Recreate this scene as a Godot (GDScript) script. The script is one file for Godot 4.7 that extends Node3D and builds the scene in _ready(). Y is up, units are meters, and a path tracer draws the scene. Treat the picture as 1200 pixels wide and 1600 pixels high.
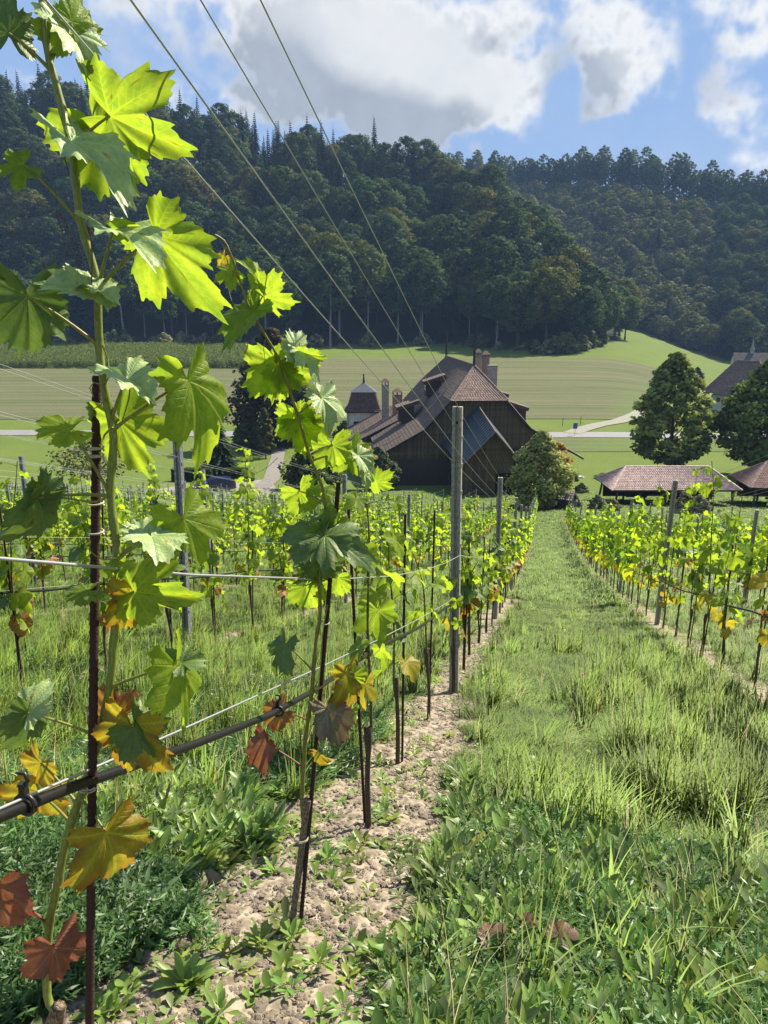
extends Node3D

const CAM := Vector3(0, 1.05, 0)
const YAW := 12.0
const PITCH := 14.0
const FPX := 1202.0
const EYE_PX := Vector2(600, 800)
var F := Vector3(-sin(deg_to_rad(YAW)), 0, -cos(deg_to_rad(YAW)))
var R := Vector3(cos(deg_to_rad(YAW)), 0, -sin(deg_to_rad(YAW)))
const ROW0 := -0.57
const ROWGAP := 2.33
var rng := RandomNumberGenerator.new()
var nz := FastNoiseLite.new()
var M := {}
var names := {}

# ---------------------------------------------------------------- mesh builder
class MB:
	var v := PackedVector3Array()
	var n := PackedVector3Array()
	var c := PackedColorArray()
	var uv := PackedVector2Array()
	var i := PackedInt32Array()
	var col := Color.WHITE
	func vert(p: Vector3, nn: Vector3, u := Vector2.ZERO) -> int:
		v.append(p); n.append(nn); c.append(col); uv.append(u)
		return v.size() - 1
	func face(a: int, b: int, d: int) -> void:
		i.append(a); i.append(d); i.append(b)
	func tri(a: Vector3, b: Vector3, d: Vector3) -> void:
		var nn := (b - a).cross(d - a).normalized()
		var k := vert(a, nn); vert(b, nn); vert(d, nn)
		face(k, k + 1, k + 2)
	func quad(a: Vector3, b: Vector3, d: Vector3, e: Vector3, ua := Vector2(0, 0), ub := Vector2(1, 0), ud := Vector2(1, 1), ue := Vector2(0, 1)) -> void:
		var nn := ((b - a).cross(d - a) + (d - a).cross(e - a)).normalized()
		var k := vert(a, nn, ua); vert(b, nn, ub); vert(d, nn, ud); vert(e, nn, ue)
		face(k, k + 1, k + 2); face(k, k + 2, k + 3)
	func box(x: Transform3D, s: Vector3) -> void:
		var h := s * 0.5
		var p := []
		for k in 8:
			p.append(x * Vector3(h.x if k & 1 else -h.x, h.y if k & 2 else -h.y, h.z if k & 4 else -h.z))
		quad(p[4], p[5], p[7], p[6]); quad(p[1], p[0], p[2], p[3]); quad(p[5], p[1], p[3], p[7])
		quad(p[0], p[4], p[6], p[2]); quad(p[6], p[7], p[3], p[2]); quad(p[0], p[1], p[5], p[4])
	func boxat(x: float, y: float, z: float, sx: float, sy: float, sz: float) -> void:
		box(Transform3D(Basis(), Vector3(x, y, z)), Vector3(sx, sy, sz))
	func slab(a: Vector3, b: Vector3, d: Vector3, e: Vector3, th: float) -> void:
		var nn := (b - a).cross(d - a).normalized() * th
		quad(a, b, d, e); quad(b - nn, a - nn, e - nn, d - nn)
		quad(b, a, a - nn, b - nn); quad(d, b, b - nn, d - nn); quad(e, d, d - nn, e - nn); quad(a, e, e - nn, a - nn)
	func tube(pts: PackedVector3Array, rad: PackedFloat32Array, sides := 6, cap := true) -> void:
		var m := pts.size()
		var up := Vector3.UP
		var first := v.size()
		for k in m:
			var d: Vector3 = (pts[mini(k + 1, m - 1)] - pts[maxi(k - 1, 0)]).normalized()
			if absf(d.dot(up)) > 0.95:
				up = Vector3.RIGHT if absf(d.x) < 0.9 else Vector3.BACK
			var a := d.cross(up).normalized()
			var b := a.cross(d)
			up = b
			for s in sides:
				var t := TAU * s / sides
				var o := a * cos(t) + b * sin(t)
				vert(pts[k] + o * rad[k], o, Vector2(float(s) / sides, float(k)))
		for k in m - 1:
			for s in sides:
				var p := first + k * sides + s
				var q := first + k * sides + (s + 1) % sides
				face(p, q + sides, q); face(p, p + sides, q + sides)
		if cap:
			for e in 2:
				var k := 0 if e == 0 else m - 1
				var d: Vector3 = (pts[1] - pts[0]).normalized() * -1.0 if e == 0 else (pts[m - 1] - pts[m - 2]).normalized()
				var o := vert(pts[k], d)
				for s in sides:
					var p := first + k * sides + s
					var q := first + k * sides + (s + 1) % sides
					if e == 0: face(o, p, q)
					else: face(o, q, p)
	func rod(a: Vector3, b: Vector3, ra: float, rb: float, sides := 6) -> void:
		tube(PackedVector3Array([a, b]), PackedFloat32Array([ra, rb]), sides)
	func leafquad(p: Vector3, x: Vector3, y: Vector3, soft := Vector3.ZERO) -> void:
		var nn := x.cross(y).normalized()
		if soft != Vector3.ZERO:
			if nn.dot(soft) < 0.0: x = -x
			nn = soft
		var k := vert(p - y, nn, Vector2(.5, 1)); vert(p + x, nn, Vector2(1, .4)); vert(p + y, nn, Vector2(.5, 0)); vert(p - x, nn, Vector2(0, .4))
		face(k, k + 1, k + 2); face(k, k + 2, k + 3)
	func mesh(mat: Material, smooth := true) -> ArrayMesh:
		var arr := []
		arr.resize(Mesh.ARRAY_MAX)
		arr[Mesh.ARRAY_VERTEX] = v
		if smooth: arr[Mesh.ARRAY_NORMAL] = n
		arr[Mesh.ARRAY_COLOR] = c
		arr[Mesh.ARRAY_TEX_UV] = uv
		arr[Mesh.ARRAY_INDEX] = i
		var am := ArrayMesh.new()
		if v.size() > 0:
			am.add_surface_from_arrays(Mesh.PRIMITIVE_TRIANGLES, arr)
			am.surface_set_material(0, mat)
		return am

# ---------------------------------------------------------------- small helpers
func rf(a: float, b: float) -> float:
	return rng.randf_range(a, b)

func pv(a: Array) -> PackedVector3Array:
	return PackedVector3Array(a)

func uniq(called: String) -> String:
	var k: int = names.get(called, 0)
	names[called] = k + 1
	return called if k == 0 else "%s_%03d" % [called, k]

func tag(o: Node, label: String, category := "", group := "", kind := "") -> Node:
	if label: o.set_meta("label", label)
	if category: o.set_meta("category", category)
	if group: o.set_meta("group", group)
	if kind: o.set_meta("kind", kind)
	return o

func base(called: String, where := Vector3.ZERO, turn := 0.0) -> Node3D:
	var o := Node3D.new()
	o.name = uniq(called)
	add_child(o, true)
	o.position = where
	o.rotation.y = turn
	return o

func put(called: String, me: Mesh, parent: Node = null) -> MeshInstance3D:
	var o := MeshInstance3D.new()
	o.mesh = me
	if parent == null:
		o.name = uniq(called)
		add_child(o, true)
	else:
		var k := 0
		if parent.has_meta("_n_" + called): k = parent.get_meta("_n_" + called)
		parent.set_meta("_n_" + called, k + 1)
		o.name = called if k == 0 else "%s_%03d" % [called, k]
		parent.add_child(o, true)
	return o

func copy_of(o: Node3D, called: String) -> Node3D:
	var d: Node3D = o.duplicate()
	d.name = uniq(called)
	add_child(d, true)
	return d

func scatter(called: String, me: Mesh, xs: Array, cs: PackedColorArray, parent: Node = null) -> MultiMeshInstance3D:
	var mm := MultiMesh.new()
	mm.transform_format = MultiMesh.TRANSFORM_3D
	mm.use_colors = true
	mm.mesh = me
	mm.instance_count = xs.size()
	for k in xs.size():
		mm.set_instance_transform(k, xs[k])
		mm.set_instance_color(k, cs[k])
	var o := MultiMeshInstance3D.new()
	o.multimesh = mm
	if parent == null:
		o.name = uniq(called)
		add_child(o, true)
	else:
		o.name = called
		parent.add_child(o, true)
	o.set_meta("kind", "stuff")
	return o

# direction of a picture point: (right, up, forward) with the camera's own tilt taken out
func ray(px: float, py: float) -> Vector3:
	var x := (px - EYE_PX.x) / FPX
	var y := (EYE_PX.y - py) / FPX
	var p := deg_to_rad(PITCH)
	return Vector3(x, y * cos(p) - sin(p), cos(p) + y * sin(p))

# a point seen at (px, py) in the photograph, w metres ahead of the camera
func at(px: float, py: float, w: float) -> Vector3:
	var d := ray(px, py)
	var l := w / d.z
	return CAM + R * (d.x * l) + Vector3.UP * (d.y * l) + F * w

func rw(r: float, w: float) -> Vector3:
	var p := R * r + F * w
	return Vector3(p.x, gy(p.x, p.z), p.z)

func ground_at(px: float, py: float) -> Vector3:
	var d := ray(px, py)
	var w := 0.4
	while w < 900.0:
		var l := w / d.z
		var p := R * (d.x * l) + F * w
		if CAM.y + d.y * l < gy(p.x, p.z):
			return Vector3(p.x, gy(p.x, p.z), p.z)
		w *= 1.004
	return at(px, py, 900)

func tab(x: float, t: Array) -> float:
	if x <= t[0][0]: return t[0][1]
	for k in range(1, t.size()):
		if x <= t[k][0]:
			var q: float = (x - t[k - 1][0]) / (t[k][0] - t[k - 1][0])
			return lerpf(t[k - 1][1], t[k][1], q)
	return t[t.size() - 1][1]

const HA := [[-1.5, 70.0], [-0.6, 104.0], [-0.4, 98.0], [-0.25, 87.0], [-0.1, 76.0], [0.0, 69.0], [0.08, 57.0], [0.15, 35.0], [0.2, 17.0], [0.24, 5.0], [0.27, 0.0]]
func edge_a(a: float) -> float: return 280.0 - 22.0 * smoothstep(0.02, 0.2, a) + 900.0 * maxf(0.0, a - 0.245) + (7.0 * sin(a * 22.0))
func edge_b(a: float) -> float: return tab(a, [[0.2, 440.0], [0.33, 405.0], [0.47, 345.0], [1.0, 260.0]])
func valley(w: float, a: float) -> float:
	var u := w - 165.0
	var m := lerpf(1.0, 0.1, smoothstep(0.27, 0.46, a))
	var h := 0.13 * m * (u + sqrt(u * u + 400.0)) * 0.5 * smoothstep(90.0, 140.0, w)
	# the far meadow lies flatter
	var q := w - 240.0
	return h - 0.085 * m * (q + sqrt(q * q + 300.0)) * 0.5 * smoothstep(190.0, 240.0, w)

func gy(x: float, z: float) -> float:
	var w := x * F.x + z * F.z
	var r := x * R.x + z * R.z
	var k := smoothstep(25.0, 95.0, w)
	var q := lerpf(-z, w, k)
	var h := -19.19
	if q < 125.4: h = -0.306 * q + 0.00122 * q * q
	if w < 90.0: return h
	var a := r / w
	h += valley(minf(w, 420.0), a)
	if w > 240.0:
		var ea := edge_a(a)
		var la := tab(a, [[0.0, 165.0], [0.16, 110.0], [0.26, 40.0]])
		var ua := clampf((w - ea) / la, 0.0, 1.0)
		var ha := tab(a, HA) * (ua * 0.45 + 0.55 * smoothstep(0.0, 1.0, ua))
		var ub := clampf((w - edge_b(a)) / 185.0, 0.0, 1.0)
		var hb := tab(a, [[0.1, 92.0], [0.3, 87.0], [0.5, 74.0]]) * (ub * 0.5 + 0.5 * smoothstep(0.0, 1.0, ub))
		h += maxf(ha, hb)
	return h

# ---------------------------------------------------------------- materials
func ntex(seed_: int, freq: float, stops: Array, oct := 4, size := 512, bump := false) -> NoiseTexture2D:
	var f := FastNoiseLite.new()
	f.seed = seed_
	f.frequency = freq
	f.fractal_octaves = oct
	f.noise_type = FastNoiseLite.TYPE_SIMPLEX_SMOOTH
	var t := NoiseTexture2D.new()
	t.width = size; t.height = size
	t.seamless = true
	t.noise = f
	if not bump:
		var g := Gradient.new()
		var off := PackedFloat32Array(); var cs := PackedColorArray()
		for s in stops:
			off.append(s[0]); cs.append(s[1])
		g.offsets = off; g.colors = cs
		t.color_ramp = g
	return t

func lin(r: float, g: float, b: float) -> Color:
	return Color(r, g, b).linear_to_srgb()

func mat(called: String, c: Color, rough := 0.9, o := {}) -> StandardMaterial3D:
	var m := StandardMaterial3D.new()
	m.resource_name = called
	m.albedo_color = c.linear_to_srgb()
	m.roughness = rough
	m.vertex_color_use_as_albedo = o.get("vc", true)
	m.metallic = o.get("metal", 0.0)
	m.metallic_specular = o.get("spec", 0.5)
	if o.has("tex"):
		m.albedo_texture = o.tex
	if o.has("tri"):
		m.uv1_triplanar = true
		m.uv1_world_triplanar = o.get("world", false)
		m.uv1_scale = Vector3.ONE * float(o.tri) if not o.tri is Vector3 else o.tri
	if o.has("back"):
		m.backlight_enabled = true
		m.backlight = Color(o.back.r, o.back.g, o.back.b).linear_to_srgb()
	if o.has("bump"):
		m.heightmap_enabled = true
		m.heightmap_texture = o.bump
		m.heightmap_scale = o.get("bumpcm", 0.5)
	if o.has("double"):
		m.cull_mode = BaseMaterial3D.CULL_DISABLED
	M[called] = m
	return m

func grey(a: float, b: float, seed_: int, freq: float, oct := 4, size := 512) -> NoiseTexture2D:
	return ntex(seed_, freq, [[0.25, Color(a, a, a)], [0.75, Color(b, b, b)]], oct, size)

func make_materials() -> void:
	var soft := grey(0.72, 1.0, 3, 0.012)
	var fine := grey(0.6, 1.0, 5, 0.05)
	var bumpy := ntex(8, 0.03, [], 5, 512, true)
	mat("ground", Color(1, 1, 1), 0.95, {"tex": ntex(11, 0.02, [[0.2, Color(0.62, 0.62, 0.6)], [0.5, Color(0.85, 0.85, 0.83)], [0.8, Color(1, 1, 1)]], 6), "tri": 1.7, "world": true, "bump": bumpy, "bumpcm": 0.6, "spec": 0.2})
	mat("grass", Color(1, 1, 1), 0.55, {"back": Color(0.8, 0.8, 0.5), "spec": 0.4})
	mat("weed", Color(1, 1, 1), 0.4, {"back": Color(1.0, 1.0, 0.5), "spec": 0.45})
	mat("clod", Color(1, 1, 1), 1.0, {"tex": fine, "tri": 9.0, "bump": bumpy, "bumpcm": 0.12, "spec": 0.15})
	mat("rust", Color(0.055, 0.024, 0.014), 0.85, {"tex": ntex(21, 0.06, [[0.3, Color(0.55, 0.45, 0.4)], [0.6, Color(0.85, 0.75, 0.7)], [0.8, Color(1, 0.95, 0.85)]], 4, 256), "tri": 18.0, "bump": bumpy, "bumpcm": 0.06})
	mat("bark", Color(1, 1, 1), 0.95, {"tex": ntex(23, 0.05, [[0.3, Color(0.45, 0.42, 0.4)], [0.7, Color(1, 1, 1)]], 4, 256), "tri": Vector3(26, 6, 26), "bump": bumpy, "bumpcm": 0.15})
	mat("cane", Color(1, 1, 1), 0.5, {"tex": ntex(24, 0.03, [[0.3, Color(0.8, 0.8, 0.8)], [0.7, Color(1, 1, 1)]], 3, 256), "tri": Vector3(40, 8, 40), "back": Color(0.25, 0.25, 0.15)})
	mat("post", Color(0.36, 0.345, 0.29), 0.7, {"tex": ntex(25, 0.02, [[0.2, Color(0.62, 0.62, 0.6)], [0.5, Color(0.85, 0.85, 0.82)], [0.8, Color(1, 1, 0.96)]], 5, 512), "tri": Vector3(14, 2.5, 14), "bump": bumpy, "bumpcm": 0.05})
	mat("steel", Color(0.42, 0.44, 0.46), 0.45, {"metal": 0.6, "tex": ntex(26, 0.04, [[0.3, Color(0.6, 0.6, 0.62)], [0.7, Color(1, 1, 1)]], 4, 256), "tri": Vector3(12, 3, 12)})
	mat("wire", Color(0.45, 0.46, 0.47), 0.4, {"metal": 0.7})
	mat("dark_wire", Color(0.08, 0.08, 0.085), 0.5, {"metal": 0.5})
	mat("hose", Color(0.013, 0.013, 0.013), 0.42, {"spec": 0.35, "tex": grey(0.8, 1, 27, 0.03), "tri": 5.0})
	mat("black_plastic", Color(0.012, 0.012, 0.013), 0.4)
	mat("twine", Color(0.42, 0.38, 0.26), 0.9)
	mat("foliage", Color(1, 1, 1), 0.75, {"back": Color(0.6, 0.62, 0.35), "spec": 0.12})
	mat("trunk", Color(0.11, 0.095, 0.075), 0.95, {"tex": fine, "tri": Vector3(2, 0.6, 2), "vc": true})
	# --- vine leaf: colour and relief with veins
	var im := leaf_image(512)
	var lt := ImageTexture.create_from_image(im[0])
	var lb := ImageTexture.create_from_image(im[1])
	for k in [["leaf_green", Color(0.25, 0.36, 0.05), 1.3], ["leaf_lime", Color(0.39, 0.51, 0.05), 1.45], ["leaf_dark", Color(0.15, 0.23, 0.06), 0.8], ["leaf_yellow", Color(0.52, 0.42, 0.05), 1.2], ["leaf_orange", Color(0.42, 0.2, 0.05), 1.0], ["leaf_red", Color(0.33, 0.12, 0.085), 0.7], ["leaf_grey", Color(0.42, 0.52, 0.24), 0.5], ["leaf_brown", Color(0.16, 0.075, 0.04), 0.5], ["leaf_violet", Color(0.24, 0.2, 0.155), 0.4]]:
		var m := mat(k[0], k[1], 0.5, {"tex": lt, "back": Color(1, 1, 0.75) * float(k[2]), "bump": lb, "bumpcm": 0.12, "spec": 0.5})
		m.cull_mode = BaseMaterial3D.CULL_DISABLED

# a vine leaf's skin: blotches, five main veins with side veins (paler), relief between them
func leaf_image(s: int) -> Array:
	var f := FastNoiseLite.new()
	f.seed = 77; f.frequency = 0.012; f.fractal_octaves = 4
	var g := FastNoiseLite.new()
	g.seed = 78; g.frequency = 0.05; g.fractal_octaves = 2
	var a := f.get_image(s, s)
	var b := g.get_image(s, s)
	var im := Image.create(s, s, false, Image.FORMAT_RGB8)
	var hm := Image.create(s, s, false, Image.FORMAT_RGB8)
	for y in s:
		for x in s:
			var q := a.get_pixel(x, y).r
			var e := b.get_pixel(x, y).r
			var t := 0.78 + 0.16 * q + 0.1 * e
			im.set_pixel(x, y, Color(t * (0.92 + 0.1 * q), t, t * 0.9))
			var h := 0.35 + 0.35 * e
			hm.set_pixel(x, y, Color(h, h, h))
	var o := Vector2(s * 0.5, s * 0.5)
	var unit := s / 2.3
	for l: Array in [[0.0, 1.0], [0.95, 0.88], [-0.95, 0.88], [1.95, 0.62], [-1.95, 0.62]]:
		var d := Vector2(sin(l[0]), -cos(l[0]))
		vein(im, hm, o, o + d * unit * float(l[1]), 3.2, 0.8, Color(1, 1, 0.86))
		for k in 6:
			var t := 0.12 + 0.14 * k
			for sd in [-1.0, 1.0]:
				var p: Vector2 = o + d * unit * float(l[1]) * (t + 0.04 * sd)
				var e: Vector2 = d.rotated(sd * 0.8)
				vein(im, hm, p, p + e * unit * 0.42 * (1.0 - t * 0.6), 1.5, 0.4, Color(0.97, 0.99, 0.84))
	return [im, hm]

func vein(im: Image, hm: Image, a: Vector2, b: Vector2, w0: float, w1: float, c: Color) -> void:
	var n := int(a.distance_to(b) * 1.2) + 1
	for k in n:
		var t := float(k) / n
		var p := a.lerp(b, t)
		var w := lerpf(w0, w1, t)
		var h := int(ceil(w)) + 1
		for y in range(-h, h + 1):
			for x in range(-h, h + 1):
				var q := Vector2i(int(p.x) + x, int(p.y) + y)
				if q.x < 0 or q.y < 0 or q.x >= im.get_width() or q.y >= im.get_height(): continue
				var cov := clampf(w - Vector2(x, y).length() + 0.5, 0.0, 1.0) * 0.5
				if cov > 0.0:
					im.set_pixelv(q, im.get_pixelv(q).lerp(c, cov))
					hm.set_pixelv(q, hm.get_pixelv(q).lerp(Color(0.05, 0.05, 0.05), cov))

# ---------------------------------------------------------------- sky
func make_sky() -> ImageTexture:
	var W := 3072
	var H := 1536
	var f := FastNoiseLite.new()
	f.seed = 41; f.frequency = 0.016; f.fractal_octaves = 7; f.fractal_gain = 0.58
	var g := FastNoiseLite.new()
	g.seed = 43; g.frequency = 0.0035; g.fractal_octaves = 5
	var na := f.get_seamless_image(W, H / 2)
	var nb := g.get_seamless_image(W, H / 2)
	var ff := FastNoiseLite.new()
	ff.seed = 47; ff.frequency = 0.05; ff.fractal_octaves = 5; ff.fractal_gain = 0.6
	var nf := ff.get_seamless_image(1024, 512)
	nf.convert(Image.FORMAT_L8)
	var dn := nf.get_data()
	na.convert(Image.FORMAT_L8); nb.convert(Image.FORMAT_L8)
	var da := na.get_data(); var db := nb.get_data()
	# cumulus seen in the photograph: direction (degrees right of the view, degrees up), half sizes, weight
	var blobs := []
	for b in [[440, 40, 190, 110, 1.0], [600, 60, 170, 130, 1.25], [690, 130, 150, 95, 1.3], [760, 165, 100, 75, 1.05], [540, 140, 120, 80, 0.95], [700, 215, 100, 26, 0.5], [620, 190, 90, 40, 0.7],
			[930, 10, 95, 60, 0.85], [975, 95, 85, 60, 0.95], [820, 10, 60, 30, 0.5], [1090, 140, 50, 26, 0.5], [1010, 150, 55, 45, 0.5], [870, 90, 60, 35, 0.5], [1135, 25, 85, 65, 0.85], [1190, 80, 70, 40, 0.7], [925, 175, 50, 22, 0.6], [1110, 190, 60, 28, 0.62], [1165, 210, 60, 26, 0.62], [1150, 160, 60, 30, 0.45], [1200, 245, 60, 18, 0.55], [868, 150, 30, 110, -0.8], [1000, 218, 170, 34, -0.6], [1062, 110, 30, 90, -0.6], [930, 245, 120, 30, -0.5],
			[20, 130, 55, 28, 0.75], [300, 160, 70, 36, 0.7], [440, 190, 60, 26, 0.62], [390, 165, 70, 26, 0.5], [150, -60, 140, 70, 0.6]]:
		var d := ray(b[0], b[1])
		var azi := rad_to_deg(atan2(d.x, d.z)) - YAW
		var ele := rad_to_deg(atan2(d.y, Vector2(d.x, d.z).length()))
		blobs.append([azi, ele, b[2] / FPX * 57.3 * 0.95, b[3] / FPX * 57.3 * 0.92, b[4]])
	var out := PackedFloat32Array()
	out.resize(W * H * 3)
	for y in H / 2:
		var el := 90.0 - 180.0 * (y + 0.5) / H
		var hz := exp(-el / 16.0)
		var near := el < 42.0
		for x in W:
			var az := 360.0 * (x + 0.5) / W
			if az > 180.0: az -= 360.0
			var k := y * W + x
			var n1 := da[k] / 255.0 - 0.5
			var n2 := db[k] / 255.0 - 0.5
			var n3 := dn[(y % 512) * 1024 + x % 1024] / 255.0 - 0.5
			var dens := 0.0
			var lit := 0.0
			var inside := 0.0
			if near and az > -62.0 and az < 40.0:
				var aw := az + n2 * 5.0 + n1 * 1.5
				var ew := el + n1 * 1.6 + n2 * 1.5
				var d2 := 0.0
				for b in blobs:
					var dx: float = (aw - b[0]) / b[2]
					var dy: float = (ew - b[1]) / b[3]
					var q := dx * dx + dy * dy
					if q < 3.0: dens += b[4] * exp(-q * 1.7)
					dx = (aw + 2.4 - b[0]) / b[2]; dy = (ew + 2.2 - b[1]) / b[3]
					q = dx * dx + dy * dy
					if q < 3.0: d2 += b[4] * exp(-q * 1.7)
				lit = clampf((dens - d2) * 0.9, -0.6, 0.8)
				inside = smoothstep(-62.0, -50.0, az) * (1.0 - smoothstep(28.0, 40.0, az)) * (1.0 - smoothstep(32.0, 42.0, el))
			var other := maxf(0.0, n2 * 2.6 + 0.1) * (0.85 - 0.5 * smoothstep(30.0, 80.0, el))
			dens = lerpf(other, dens, inside)
			dens = dens * (1.0 + 0.8 * n2 * inside) + (n1 * 2.0 + n3 * 1.1) * minf(1.0, dens * 1.1 + 0.16)
			var cov := smoothstep(0.12, 1.0, dens + 0.06)
			var thick := clampf(smoothstep(0.45, 1.5, dens) - lit + n1 * 0.6 + n3 * 0.35, 0.0, 1.0)
			var veil := 0.2 * smoothstep(-0.25, 0.4, n2 + n1 * 0.4)
			var r := 0.275 + 0.17 * hz; var gg := 0.465 + 0.16 * hz; var bb := 0.86 + 0.03 * hz
			r = lerpf(r, 0.78, veil); gg = lerpf(gg, 0.82, veil); bb = lerpf(bb, 0.92, veil)
			var l := 1.0 + n1 * 0.2 + n3 * 0.12
			r = lerpf(r, lerpf(0.96 * l, 0.44 * l, thick), cov)
			gg = lerpf(gg, lerpf(0.98 * l, 0.50 * l, thick), cov)
			bb = lerpf(bb, lerpf(1.0 * l, 0.58 * l, thick), cov)
			out[k * 3] = r; out[k * 3 + 1] = gg; out[k * 3 + 2] = bb
	for y in range(H / 2, H):
		for x in W:
			var k := (y * W + x) * 3
			out[k] = 0.10; out[k + 1] = 0.11; out[k + 2] = 0.08
	var im := Image.create_from_data(W, H, false, Image.FORMAT_RGBF, out.to_byte_array())
	return ImageTexture.create_from_image(im)

# ---------------------------------------------------------------- ready
func _ready() -> void:
	rng.seed = 20240
	nz.seed = 5; nz.frequency = 1.0; nz.fractal_octaves = 3
	var cam := Camera3D.new()
	cam.name = "camera"
	cam.fov = rad_to_deg(2.0 * atan(800.0 / FPX))
	cam.near = 0.05
	cam.far = 3000.0
	add_child(cam)
	cam.position = CAM
	cam.rotation = Vector3(deg_to_rad(-PITCH), deg_to_rad(YAW), 0)
	cam.current = true
	var sm := PanoramaSkyMaterial.new()
	sm.panorama = make_sky()
	sm.energy_multiplier = 0.36
	var sky := Sky.new()
	sky.sky_material = sm
	var env := Environment.new()
	env.background_mode = Environment.BG_SKY
	env.sky = sky
	env.tonemap_mode = Environment.TONE_MAPPER_LINEAR
	env.tonemap_exposure = 2.6
	env.sdfgi_enabled = true
	env.ssao_enabled = true
	env.ssil_enabled = true
	env.fog_enabled = true
	env.fog_mode = Environment.FOG_MODE_EXPONENTIAL
	env.fog_density = 0.00017
	env.fog_light_color = Color(0.62, 0.76, 0.95)
	var we := WorldEnvironment.new()
	we.name = "daylight"
	we.environment = env
	add_child(we)
	var sun := DirectionalLight3D.new()
	sun.name = "sun"
	sun.light_energy = 1.5
	sun.light_color = Color(1.0, 0.955, 0.88)
	sun.light_angular_distance = 0.5
	sun.shadow_enabled = true
	add_child(sun)
	sun.rotation = Vector3(deg_to_rad(-47), deg_to_rad(180 - 38), 0)
	make_materials()
	make_ground()
	make_farm()
	make_forest()
	make_vineyard()
	make_hero_vines()
	make_grass()

# ---------------------------------------------------------------- ground
func row_v(k: int) -> float:
	return ROW0 + ROWGAP * k - (0.07 if k == 1 else 0.0)

# share of bare soil under the vines at (v across the rows, t down the slope)
func soil(v: float, t: float) -> float:
	var k := roundf((v - ROW0) / ROWGAP)
	var d := absf(v - (ROW0 + ROWGAP * k) + 0.03)
	var n := nz.get_noise_2d(v * 3.1, t * 2.3) * 0.16 + nz.get_noise_2d(v * 0.8 + 40.0, t * 0.7) * 0.12
	var half := 0.325 if k == 0 else (0.13 if k > 0 else 0.07)
	if k == 0: half *= lerpf(1.0, 0.42, smoothstep(2.0, 6.0, t)); d = absf(v - ROW0 + 0.01)
	return 1.0 - smoothstep(half - 0.07, half + 0.1, d + n)

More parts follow.
